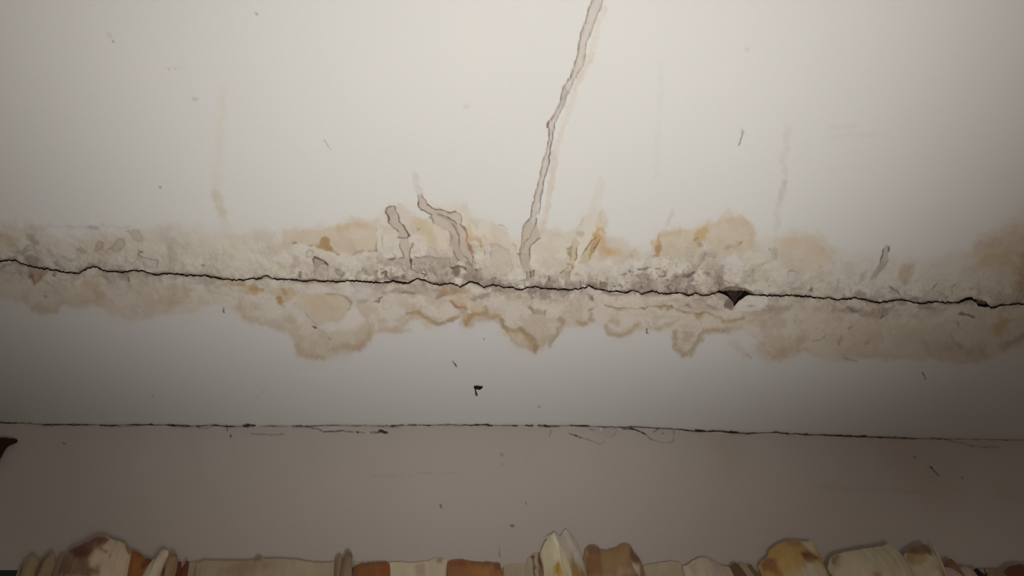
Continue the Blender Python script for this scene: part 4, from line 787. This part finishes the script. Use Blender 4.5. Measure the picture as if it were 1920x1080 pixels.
# ------------------------------------------------------------------ curtain
CLOTH = vcol_mat('printed_curtain_cloth', .95, .08, 1400, .5, sheen=.15)
SHEER = vcol_mat('sheer_curtain_cloth', .9, .06, 1600, .4, alpha=.55, sheen=.2)
YC = ym-.024
cur = empty('curtain', (0.3, YC, HEADZ-.6))
tag(cur, 'gathered cream curtain with brown and orange blotched print along the bottom of the picture', 'curtain')
CREAM = (206, 192, 164)
def pleat(prof, name='pleat', base=CREAM, bulge=.05, L=1.02, lean=0., nu=60, off=0., marks=(), wr=.004, seed=1, mat=None, label=None, squash=.6, edge_round=.03, fold=0, front=None):
    """one gathered fold: prof is its top outline; marks are blotches of the print: (view, pts, colour, alpha, soft)"""
    y0 = YC-(off*.4 if off > 0 else off)
    pr = np.array(prof, float); Ppos = at_wall(pr[:, 0], pr[:, 1], y0)
    order = np.argsort(Ppos[:, 0]); Xp = Ppos[order, 0]; Zp = Ppos[order, 2]
    X_ = np.linspace(Xp[0], Xp[-1], nu); Zt = np.interp(X_, Xp, Zp)
    Zt = Zt+.0015*n1(X_*1000, 6, seed)
    nv = 44; Wt = np.linspace(0, 1, nv)**1.9
    u = np.linspace(0, 1, nu)
    S_ = np.clip(np.sin(np.pi*u), 0, 1)**squash
    rows = []
    for wv in Wt:
        drop = L*wv
        T_ = 1-math.exp(-drop/edge_round)
        ft = fold*np.sin(u*math.pi*2*3+seed)*T_
        y = y0-(.7*bulge*S_*T_)+ft+wr*fbm(X_*1000, np.full_like(X_, drop*400), 28, 3, seed)*T_
        x = X_+lean*.25*(1-math.exp(-drop/.25))+.2*wr*fbm(X_*1000, np.full_like(X_, drop*500), 40, 2, seed+5)
        top = CAMZ+(Zt-CAMZ)*(y/y0)
        rows.append(np.stack([x, y, np.minimum(top, Zt)-drop], -1))
    Vf = np.array(rows); Vb = Vf.copy(); Vb[:, :, 1] = y0+.004+.25*(y0-Vf[:, :, 1]).clip(0)*0
    V = np.concatenate([Vb[::-1], Vf], 0)      # wraps over the top edge: back layer then front layer
    P = V.reshape(-1, 3); nr = V.shape[0]
    c = Canvas(P, base)
    c.col += (fbm(c.px, c.py, 26, 3, seed+30)*4)[:, None]
    top_ = np.repeat(Zt[None], P.shape[0]//nu, 0).reshape(-1); dr_ = top_-P[:, 2]     # printed blotches further down the cloth
    nn_ = fbm(P[:, 0]*1000, P[:, 2]*1000, 150, 3, 120); n2_ = fbm(P[:, 0]*1000, P[:, 2]*1000, 110, 3, 140); dm_ = sm(.07, .12, dr_)
    c.mix(np.arange(len(P)), dm_*.6, CREAM); c.mix(np.arange(len(P)), .8*dm_*sm(.32, .42, nn_), (168, 128, 70)); c.mix(np.arange(len(P)), .8*dm_*sm(.4, .48, n2_), (122, 74, 48))
    for mk in marks:
        v, pts, colr, al, so = mk[:5]
        if len(pts) <= 2: c.stroke(v, pts, mk[5], colr, al, so, 1.5)
        elif len(mk) > 5: c.stroke(v, pts, mk[5], colr, al, so, 1.)
        else: c.poly(v, pts, colr, al, so, 1.5, 1.)
    c.col += (fbm(c.px, c.py*.35, 9, 3, seed+33)*5+fbm(c.px, c.py, 60, 2, seed+35)*5)[:, None]
    g_ = c.col.mean(1, keepdims=True); c.col = (g_+(c.col-g_)*.84)*1.06
    P = P-np.array(cur.location)
    # reversed winding so the front faces the room
    o = mesh_from_grid(name, P, nr, nu, c.col, mat or CLOTH, parent=cur)
    if label: o['label'] = label
    return o
Z['C1'] = (0, 980, 4.8); Z['C2'] = (400, 980, 4.8); Z['C3'] = (800, 980, 4.8); Z['C4'] = (1200, 980, 4.8); Z['C5'] = (1560, 980, 5.333)
def zp(v, pts): return [p[:2] for p in zz(v, pts)]
DKBR = (118, 70, 44); ORG = (170, 104, 44); OCH = (176, 134, 66); OLV2 = (150, 130, 84); REDB = (124, 62, 44)

# long gathered heading behind everything
pleat([(36, 1062), (60, 1056), (200, 1060), (350, 1056), (372, 1052), (430, 1050), (480, 1049), (520, 1047), (560, 1050), (600, 1055), (640, 1050), (690, 1054), (760, 1054), (800, 1052), (900, 1056), (960, 1055), (985, 1048), (1010, 1052), (1200, 1058), (1215, 1052), (1260, 1052), (1320, 1054), (1380, 1056), (1440, 1062), (1560, 1066), (1700, 1060), (1775, 1066), (1850, 1068), (1990, 1070)],
      'heading', (176, 160, 132), bulge=.012, L=1.05, nu=420, off=-.012, squash=.12, wr=.004, seed=3, label='long gathered beige heading', edge_round=.012, fold=0,
      marks=[('C2', [(60, 480), (100, 360), (380, 345), (520, 335), (540, 480)], (158, 134, 104), .6, 5), ('C2', [(520, 480), (540, 340), (800, 350), (900, 480)], (190, 174, 142), .5, 6),
             ('C2', [(1580, 480), (1590, 350), (1820, 370), (1800, 480)], (196, 182, 150), .8, 4), ('C3', [(0, 480), (0, 370), (100, 380), (90, 480)], (180, 164, 136), .6, 4),
             ('C4', [(0, 480), (20, 370), (200, 350), (480, 340), (500, 480)], (172, 162, 132), .7, 5), ('C5', [(1750, 533), (1800, 430), (1919, 430), (1919, 533)], (104, 58, 46), .85, 3)])
pleat([(368, 1056), (385, 1051), (410, 1052), (440, 1052), (468, 1051), (478, 1049), (484, 1042), (490, 1043), (495, 1048), (520, 1047), (560, 1050), (590, 1055), (625, 1054), (640, 1062)], 'pleat', (176, 158, 130), bulge=.03, off=.0, squash=.2, seed=9, nu=110,
      marks=[('C2', [(370, 345), (395, 310), (430, 303), (450, 330), (430, 345)], (128, 102, 78), .7, 2), ('C2', [(60, 480), (80, 400), (300, 350), (520, 340), (500, 420), (300, 480)], (160, 134, 104), .6, 5), ('C2', [(400, 370), (420, 470)], (170, 158, 110), .4, 6, 10)])
pleat([(655, 1075), (662, 1064), (680, 1056), (705, 1054), (725, 1053), (731, 1056), (733, 1080)], 'pleat', (150, 92, 46), bulge=.035, off=.008, seed=10, nu=40, squash=.35, label='orange brown fold',
      marks=[('C2', [(1250, 480), (1255, 400), (1330, 370), (1310, 480)], (124, 84, 58), .7, 3), ('C2', [(1520, 350), (1570, 350), (1570, 480), (1500, 480)], (162, 78, 34), .6, 5), ('C2', [(1280, 375), (1540, 358)], (110, 78, 52), .6, 2, 3)])
pleat([(728, 1054), (745, 1053), (775, 1055), (800, 1052), (815, 1047), (826, 1045), (834, 1048), (838, 1056)], 'pleat', (202, 188, 158), bulge=.02, off=.0, seed=31, nu=40, squash=.2,
      marks=[('C3', [(80, 340), (100, 312), (155, 312), (150, 360), (95, 360)], (150, 128, 100), .7, 3), ('C2', [(1820, 380), (1900, 370), (1900, 480), (1820, 480)], (172, 152, 122), .6, 4)])
pleat([(836, 1080), (839, 1054), (848, 1050), (865, 1048.5), (880, 1052), (900, 1054), (918, 1053), (938, 1055), (944, 1062), (946, 1070), (940, 1078)], 'pleat', (160, 104, 62), bulge=.028, off=.01, seed=11, nu=60, squash=.3, label='brown and orange blotched fold',
      marks=[('C3', [(200, 345), (360, 340), (350, 390), (210, 390)], (146, 84, 58), .8, 3), ('C3', [(420, 480), (400, 400), (560, 420), (560, 480)], (178, 122, 56), .7, 5), ('C3', [(590, 365), (680, 370), (700, 420), (620, 440)], (118, 74, 50), .85, 3), ('C3', [(400, 360), (480, 365), (560, 365)], (118, 84, 56), .7, 1.5, 2.2), ('C3', [(190, 430), (300, 400), (260, 480), (190, 480)], (150, 110, 76), .7, 4)])
pleat([(940, 1062), (955, 1056), (975, 1056), (990, 1060)], 'pleat', (176, 160, 134), bulge=.02, off=.004, seed=12, nu=30, marks=[])
pleat([(983, 1066), (987, 1052), (993, 1042), (1000, 1038), (1007, 1036), (1012, 1050)], 'pleat', (178, 162, 134), bulge=.03, off=.012, seed=14, nu=24, marks=[('C3', [(960, 300), (970, 480)], (92, 66, 48), .9, 2, 1.8)])
pleat([(1003, 1060), (1008, 1038), (1014, 1036), (1022, 1050), (1026, 1075)], 'pleat', (176, 156, 126), bulge=.03, off=.02, seed=15, nu=24, marks=[('C3', [(1010, 280), (1040, 300), (1080, 480), (1010, 480)], (124, 90, 62), .85, 2), ('C3', [(1012, 300), (1018, 380)], (70, 46, 34), .8, 1.5, 1.4)])
pleat([(1024, 1006), (1040, 996), (1050, 1006), (1060, 992), (1067, 996), (1078, 1010), (1084, 1022), (1092, 1046), (1106, 1080)], 'pleat', (214, 200, 184), bulge=.03, off=.028, seed=16, nu=50, lean=.10, mat=SHEER, label='thin sheer fold', marks=[('C3', [(1245, 80), (1290, 180), (1340, 260), (1380, 400)], (232, 222, 208), .7, 2, 4)])
pleat([(1012, 1046), (1015, 1030), (1022, 1015), (1031, 1005), (1039, 998), (1043, 1003), (1046, 1016), (1058, 1032), (1070, 1046), (1074, 1066), (1076, 1080)], 'pleat', (216, 204, 168), bulge=.055, off=.035, seed=17, nu=60, label='tall pale yellow fold with an orange flower',
      lean=.02, squash=.5, marks=[('C3', [(1140, 110), (1160, 170), (1240, 260), (1290, 320)], (240, 230, 204), .8, 2, 3), ('C3', [(1140, 480), (1150, 390), (1190, 340), (1220, 400), (1260, 480)], (204, 158, 62), .85, 3), ('C3', [(1185, 380), (1190, 470)], (160, 112, 34), .7, 1.5, 1.3), ('C3', [(1215, 380), (1235, 470)], (232, 210, 150), .7, 1.5, 1.6)])
pleat([(1062, 1080), (1068, 1068), (1080, 1066), (1088, 1072), (1092, 1080)], 'pleat', (196, 144, 66), bulge=.03, off=.06, seed=18, nu=24, marks=[])
pleat([(1092, 1060), (1096, 1040), (1097, 1030), (1102, 1024), (1112, 1022), (1121, 1025), (1127, 1032), (1140, 1031), (1155, 1027), (1165, 1021), (1173, 1019), (1181, 1021), (1188, 1034), (1198, 1046), (1203, 1054), (1208, 1070)], 'pleat', (160, 124, 84), bulge=.06, off=.025, seed=19, nu=80, label='bunched brown fold with two knobs', lean=.02,
      marks=[('C3', [(1430, 240), (1480, 205), (1560, 230), (1560, 290), (1470, 290)], (112, 78, 54), .8, 3), ('C3', [(1430, 300), (1560, 290), (1600, 480), (1430, 480)], (140, 92, 56), .7, 5), ('C3', [(1560, 280), (1700, 240), (1830, 200), (1840, 330), (1720, 400), (1600, 420)], (166, 134, 86), .6, 5), ('C3', [(1840, 200), (1860, 260), (1919, 330), (1900, 370), (1830, 320)], (112, 78, 62), .8, 3), ('C3', [(1850, 360), (1919, 370), (1919, 480), (1880, 440)], (222, 206, 190), .85, 2), ('C3', [(1700, 480), (1720, 400), (1860, 400), (1880, 480)], (176, 160, 128), .6, 4)])
pleat([(1204, 1062), (1215, 1058), (1240, 1054), (1262, 1052), (1275, 1055), (1282, 1064)], 'pleat', (178, 166, 136), bulge=.035, off=.01, seed=20, nu=40, marks=[])
pleat([(1280, 1062), (1290, 1058), (1304, 1048), (1312, 1045), (1325, 1046), (1340, 1053), (1352, 1060), (1372, 1064), (1378, 1080)], 'pleat', (196, 178, 156), bulge=.045, off=.02, seed=21, nu=50, lean=.05, marks=[('C4', [(480, 480), (440, 380), (500, 340), (520, 480)], (168, 156, 128), .7, 3)])
pleat([(1368, 1062), (1374, 1056), (1380, 1055), (1390, 1064), (1398, 1080)], 'pleat', (112, 82, 60), bulge=.03, off=.03, seed=22, nu=24, lean=.3, label='dark brown narrow fold', marks=[])
pleat([(1384, 1060), (1390, 1056), (1400, 1060), (1414, 1076)], 'pleat', (162, 142, 112), bulge=.03, off=.022, seed=23, nu=24, lean=.3, marks=[])
pleat([(1400, 1062), (1406, 1057), (1412, 1064), (1426, 1080)], 'pleat', (126, 100, 72), bulge=.025, off=.026, seed=24, nu=24, lean=.3, marks=[])
pleat([(1422, 1062), (1428, 1052), (1436, 1047), (1441, 1040), (1442, 1034), (1452, 1024), (1464, 1018), (1474, 1013.5), (1485, 1013), (1500, 1014), (1522, 1015), (1527, 1025), (1531, 1040), (1540, 1062), (1552, 1085)], 'pleat', (186, 150, 84), bulge=.075, off=.03, seed=25, nu=100, lean=.10, label='wide ochre puffed fold with red brown blotches',
      marks=[('C4', [(1080, 370), (1140, 310), (1220, 320), (1240, 440), (1130, 440)], (134, 78, 50), .8, 4), ('C4', [(1440, 270), (1520, 250), (1600, 310), (1590, 345), (1480, 335)], (128, 70, 44), .9, 3), ('C4', [(1310, 160), (1440, 165), (1440, 215), (1340, 210)], (150, 114, 60), .6, 4), ('C4', [(1440, 165), (1550, 165), (1590, 290), (1520, 250)], (202, 186, 158), .95, 2), ('C4', [(1490, 370), (1600, 350), (1700, 480), (1460, 480)], (204, 190, 164), .95, 2.5), ('C4', [(1180, 480), (1250, 400), (1300, 480)], (160, 104, 46), .6, 5)])
pleat([(1545, 1072), (1549, 1058), (1556, 1064), (1562, 1080)], 'pleat', (150, 126, 96), bulge=.03, off=.02, seed=26, nu=20, lean=.25, marks=[])
pleat([(1551, 1064), (1556, 1046), (1566, 1040), (1573, 1038), (1590, 1034), (1610, 1030), (1640, 1026), (1655, 1024), (1664, 1019), (1671, 1020), (1680, 1030), (1692, 1040), (1702, 1056), (1716, 1085)], 'pleat', (196, 184, 150), bulge=.08, off=.04, seed=27, nu=100, lean=.10, label='wide plain cream puffed fold',
      marks=[('C5', [(0, 360), (60, 310), (80, 330), (30, 420), (0, 400)], (118, 80, 56), .8, 3), ('C5', [(0, 340), (100, 320), (80, 440), (20, 470)], (164, 138, 104), .6, 5), ('C5', [(420, 533), (430, 490), (480, 500), (490, 533)], (172, 112, 48), .8, 4)])
pleat([(1692, 1052), (1697, 1036), (1710, 1026), (1722, 1020), (1735, 1018), (1748, 1018), (1752, 1024), (1756, 1044), (1760, 1064), (1764, 1085)], 'pleat', (196, 180, 152), bulge=.06, off=.02, seed=28, nu=60, lean=.06, label='narrow cream puffed fold with a brown blotch at its top',
      marks=[('C5', [(720, 300), (800, 240), (870, 210), (950, 220), (1010, 280), (1000, 330), (950, 300), (870, 330)], (110, 78, 50), .85, 3.5), ('C5', [(740, 300), (880, 320), (970, 330), (900, 420), (800, 430), (740, 390)], (160, 134, 74), .8, 5)])
pleat([(1764, 1072), (1772, 1063), (1785, 1064), (1800, 1070), (1830, 1090)], 'pleat', (190, 170, 154), bulge=.04, off=.025, seed=29, nu=40, lean=.1, marks=[])
pleat([(1772, 1062), (1776, 1050), (1783, 1047), (1790, 1052), (1797, 1062), (1804, 1075)], 'pleat', (136, 98, 70), bulge=.03, off=.012, seed=30, nu=30, lean=.1, label='small brown fold near the right edge', marks=[])
pleat([(1795, 1066), (1810, 1062), (1825, 1068), (1838, 1080)], 'pleat', (186, 160, 140), bulge=.03, off=.02, seed=32, nu=30, lean=.1, marks=[])
pleat([(1826, 1068), (1832, 1065), (1846, 1066), (1850, 1080)], 'pleat', (40, 32, 28), bulge=.02, off=.03, seed=33, nu=20, label='near black fold', marks=[])
pleat([(1846, 1080), (1858, 1072), (1875, 1070), (1890, 1074), (1900, 1080)], 'pleat', (150, 122, 100), bulge=.03, off=.015, seed=34, nu=30, marks=[])
pleat([(1880, 1076), (1892, 1062), (1910, 1058), (1940, 1060), (1960, 1080)], 'pleat', (112, 66, 52), bulge=.04, off=.025, seed=35, nu=40, label='dark reddish fold at the right edge', marks=[])
# left group
pleat([(36, 1080), (40, 1062), (46, 1043), (55, 1041), (64, 1042), (72, 1052), (78, 1066)], 'pleat', (160, 142, 102), bulge=.04, off=.012, seed=36, nu=40, lean=.0, marks=[('C1', [(330, 480), (340, 400), (400, 340)], (120, 98, 66), .7, 3, 3)])
pleat([(66, 1072), (72, 1056), (84, 1044), (97, 1034), (102, 1040), (106, 1060)], 'pleat', (150, 130, 98), bulge=.035, off=.02, seed=37, nu=36, lean=-.05, marks=[('C1', [(320, 470), (390, 340), (450, 270)], (116, 92, 64), .7, 3, 3)])
pleat([(98, 1070), (102, 1050), (112, 1040), (124, 1040), (130, 1060)], 'pleat', (146, 126, 98), bulge=.03, off=.01, seed=38, nu=30, marks=[])
pleat([(104, 1085), (110, 1064), (120, 1048), (128, 1034), (137, 1026), (150, 1022), (160, 1016), (172, 1010), (182, 1005), (192, 1004), (204, 1007), (212, 1012), (225, 1015), (235, 1019), (241, 1026), (246, 1034), (250, 1060), (252, 1085)], 'pleat', (204, 182, 150), bulge=.085, off=.03, seed=39, nu=110, label='largest puffed fold, brown on its left and cream on its right', squash=.6,
      marks=[('C1', [(480, 480), (600, 270), (660, 210), (760, 190), (860, 250), (800, 330), (820, 400), (900, 480)], (140, 106, 78), .85, 5), ('C1', [(620, 250), (740, 190), (880, 118), (950, 118), (990, 150), (950, 190), (880, 215), (800, 300), (690, 320)], (112, 62, 44), .85, 4), ('C1', [(880, 210), (920, 240), (990, 290)], (130, 92, 66), .8, 2, 2.5), ('C1', [(740, 440), (900, 380), (900, 480), (740, 480)], (128, 94, 70), .6, 6), ('C1', [(1110, 200), (1140, 205), (1195, 290), (1150, 280)], (112, 78, 54), .85, 2)])
pleat([(240, 1040), (246, 1034), (252, 1032), (258, 1036), (265, 1040), (272, 1046), (284, 1048), (288, 1060)], 'pleat', (158, 98, 44), bulge=.05, off=.018, seed=40, nu=50, label='orange brown fold beside the largest puff',
      marks=[('C1', [(1300, 330), (1340, 310), (1400, 320), (1290, 420), (1270, 400)], (112, 56, 32), .85, 3), ('C1', [(1200, 250), (1240, 250), (1300, 300), (1290, 320), (1200, 280)], (140, 74, 40), .7, 3)])
pleat([(262, 1085), (270, 1068), (284, 1052), (296, 1044), (301, 1033), (308, 1030), (316, 1032), (320, 1037), (316, 1050), ], 'pleat', (212, 194, 166), bulge=.045, off=.034, seed=41, nu=44, lean=-.15, label='white diagonal band of cloth', marks=[('C1', [(1420, 300), (1450, 260), (1480, 245)], (180, 168, 152), .7, 3, 5)])
pleat([(304, 1085), (308, 1062), (314, 1044), (320, 1037), (326, 1035), (333, 1040), (334, 1046), (330, 1060), (329, 1080)], 'pleat', (168, 132, 102), bulge=.04, off=.038, seed=42, nu=36, lean=-.08, label='brownish pink folded edge', marks=[('C1', [(1540, 280), (1600, 290), (1590, 320), (1545, 310)], (128, 94, 70), .7, 2), ('C1', [(1460, 480), (1470, 380)], (80, 50, 36), .8, 1.5, 1.6)])
pleat([(326, 1062), (330, 1052), (340, 1053), (350, 1051), (355, 1053), (354, 1062), (340, 1068)], 'pleat', (118, 62, 40), bulge=.02, off=.02, seed=43, nu=30, L=.05, label='dark red brown corner of cloth', marks=[])
pleat([(625, 1075), (628, 1050), (633, 1042), (640, 1041), (643, 1050), (645, 1070)], 'pleat', (148, 126, 98), bulge=.03, off=.02, seed=44, nu=30, marks=[])
pleat([(632, 1085), (637, 1068), (642, 1050), (648, 1038), (654, 1033), (661, 1038), (666, 1044), (665, 1058), (660, 1085)], 'pleat', (142, 118, 92), bulge=.045, off=.035, seed=45, nu=36, lean=-.03, label='upright grey brown fold', squash=.4, marks=[('C2', [(1200, 270), (1240, 262), (1275, 300), (1270, 340), (1200, 310)], (112, 90, 70), .6, 3)])

# rail that carries the curtain, hidden behind its heading
RAIL = flat_mat('painted_rail', (150, 144, 134), .5, 40, .08)
rl = empty('curtain_rail', (0.3, YC, HEADZ-.05)); tag(rl, 'slim painted rail behind the gathered curtain heading', 'rail')
child_box('rail', [((wl, YC+.022, HEADZ-.08), (wr, YC+.034, HEADZ-.055))], RAIL, rl)
for bx in (wl+.1, .3, wr-.1): child_box('bracket', [((bx-.01, YC+.034, HEADZ-.075), (bx+.01, ym+.021, HEADZ-.06))], RAIL, rl)

# ------------------------------------------------------------------ small things on the plaster
def tube(name, pts, rad, mat, parent=None, ns=7):
    """tapered tube through room points; rad one radius per point"""
    pts = [np.array(p, float) for p in pts]; V = []; Fc = []
    for k, p in enumerate(pts):
        t = pts[min(k+1, len(pts)-1)]-pts[max(k-1, 0)]; t /= np.linalg.norm(t)
        a = np.cross(t, [0.3, .2, 1.0]); a /= np.linalg.norm(a); b = np.cross(t, a)
        for j in range(ns):
            th = 2*math.pi*j/ns; V.append(tuple(p+rad[k]*(math.cos(th)*a+math.sin(th)*b)))
    for k in range(len(pts)-1):
        for j in range(ns): Fc.append([k*ns+j, k*ns+(j+1) % ns, (k+1)*ns+(j+1) % ns, (k+1)*ns+j])
    Fc.append(list(range(ns))[::-1]); Fc.append([len(V)-ns+j for j in range(ns)])
    me = bpy.data.meshes.new(name); me.from_pydata(V, [], Fc); me.materials.append(mat)
    for p in me.polygons: p.use_smooth = True
    o = bpy.data.objects.new(name, me); C.objects.link(o)
    if parent: o.parent = parent
    return o
BLK = flat_mat('blackened_iron', (22, 19, 17), .35, 80, .3, .4)
GRYM = flat_mat('tip_highlight', (96, 90, 86), .4, 80, .2, .3)  # lighter grey paints in the highlight on the black hook's tip
hk_p = at_ceiling(891., 725.); hook = empty('ceiling_hook', tuple(hk_p)); tag(hook, 'small bent black hook stuck in the ceiling between the crack and the wall joint', 'hook')
def hp(px, py, dz): return at_ceiling(px, py, H-dz)-hk_p
tube('hook_head', [hp(890.5, 726.5, .0), hp(891.5, 726, .004), hp(895, 726.5, .006), hp(899, 727.5, .006), hp(902.5, 726.5, .005), hp(905, 725, .004)], [.004, .0058, .0062, .0060, .0042, .0012], BLK, hook, 9)
tube('shank', [hp(891, 727, .005), hp(892, 733, .009), hp(893, 738, .011)], [.0024, .0017, .0026], BLK, hook, 8)
tube('tip', [hp(893, 738, .011), hp(893.7, 740.6, .012), hp(894, 742, .012)], [.0026, .0040, .0020], GRYM, hook, 8)
np_p = at_wall(1746., 876., float(DMX(at_wall(1746., 876.)[0])))
WXY = lambda px, py, dz: at_wall(px, py, ym-dz)
nl = empty('wall_nail', tuple(WXY(1746., 876., 0))); tag(nl, 'thin dark nail leaning out of the wall at the lower right', 'nail')
o0 = np.array(nl.location)
tube('nail_head', [WXY(1745., 875., .003)-o0, WXY(1746.5, 877., .004)-o0], [.0022, .0026], BLK, nl, 8)
tube('shank', [WXY(1746., 876., .003)-o0, WXY(1753., 884., .004)-o0, WXY(1762., 893.5, .002)-o0], [.0012, .0013, .0009], BLK, nl, 6)

# ragged maroon scrap at the left edge
MAR = flat_mat('dark_maroon_cloth', (62, 30, 26), .9, 120, .35)
OUT = [(-40, 824), (-20, 822), (0, 823), (8, 821.5), (16, 822.5), (23, 824), (29, 823), (34, 826), (31, 830.5), (25, 832.5), (19, 835), (14, 838.5), (9, 845), (5, 853), (1, 860), (-8, 872), (-22, 884), (-40, 890)]
yw0 = float(np.interp(at_wall(0., 850.)[0], Xw, dw))
pts3 = [at_wall(float(x), float(y), ym-.004) for x, y in OUT]
b0 = pts3[2].copy(); cen = np.mean(pts3, 0)
Vv = []; 
for p in pts3: Vv.append(tuple(p-b0))
for p in pts3: Vv.append(tuple(cen+(p-cen)*.86-b0-np.array([0, .012+.004*random.random(), 0])))
n = len(OUT); Fc = [[i, (i+1) % n, n+(i+1) % n, n+i] for i in range(n)]+[[n+i for i in range(n)]]+[list(range(n))[::-1]]
me = bpy.data.meshes.new('cloth_scrap'); me.from_pydata(Vv, [], Fc); me.materials.append(MAR)
ms = bpy.data.objects.new('cloth_scrap', me); ms.location = tuple(b0); C.objects.link(ms)
tag(ms, 'ragged dark maroon scrap pointing right on the wall at the left edge', 'scrap')

# loose cobweb threads under the far joint
WEB = flat_mat('dusty_thread', (120, 104, 98), .9, 200, .2)
web = empty('cobweb', tuple(WXY(1070., 806., .004))); tag(web, 'dusty cobweb threads hanging under the wall joint right of centre', 'cobweb'); wo = np.array(web.location)
def thread(pts, r=.00035):
    P = zp('I', pts); m = len(P)
    Q = [WXY(x, y, .004+.012*math.sin(math.pi*k/(m-1)))-wo for k, (x, y) in enumerate(P)]
    tube('thread', Q, [r]*m, WEB, web, 4)
thread([(200, 110), (330, 155), (430, 205), (520, 232), (640, 275), (775, 322)]); thread([(775, 322), (840, 270), (870, 218), (960, 212), (990, 160), (1012, 90)]); thread([(1400, 185), (1460, 238), (1550, 276), (1700, 300), (1785, 280), (1802, 150)])
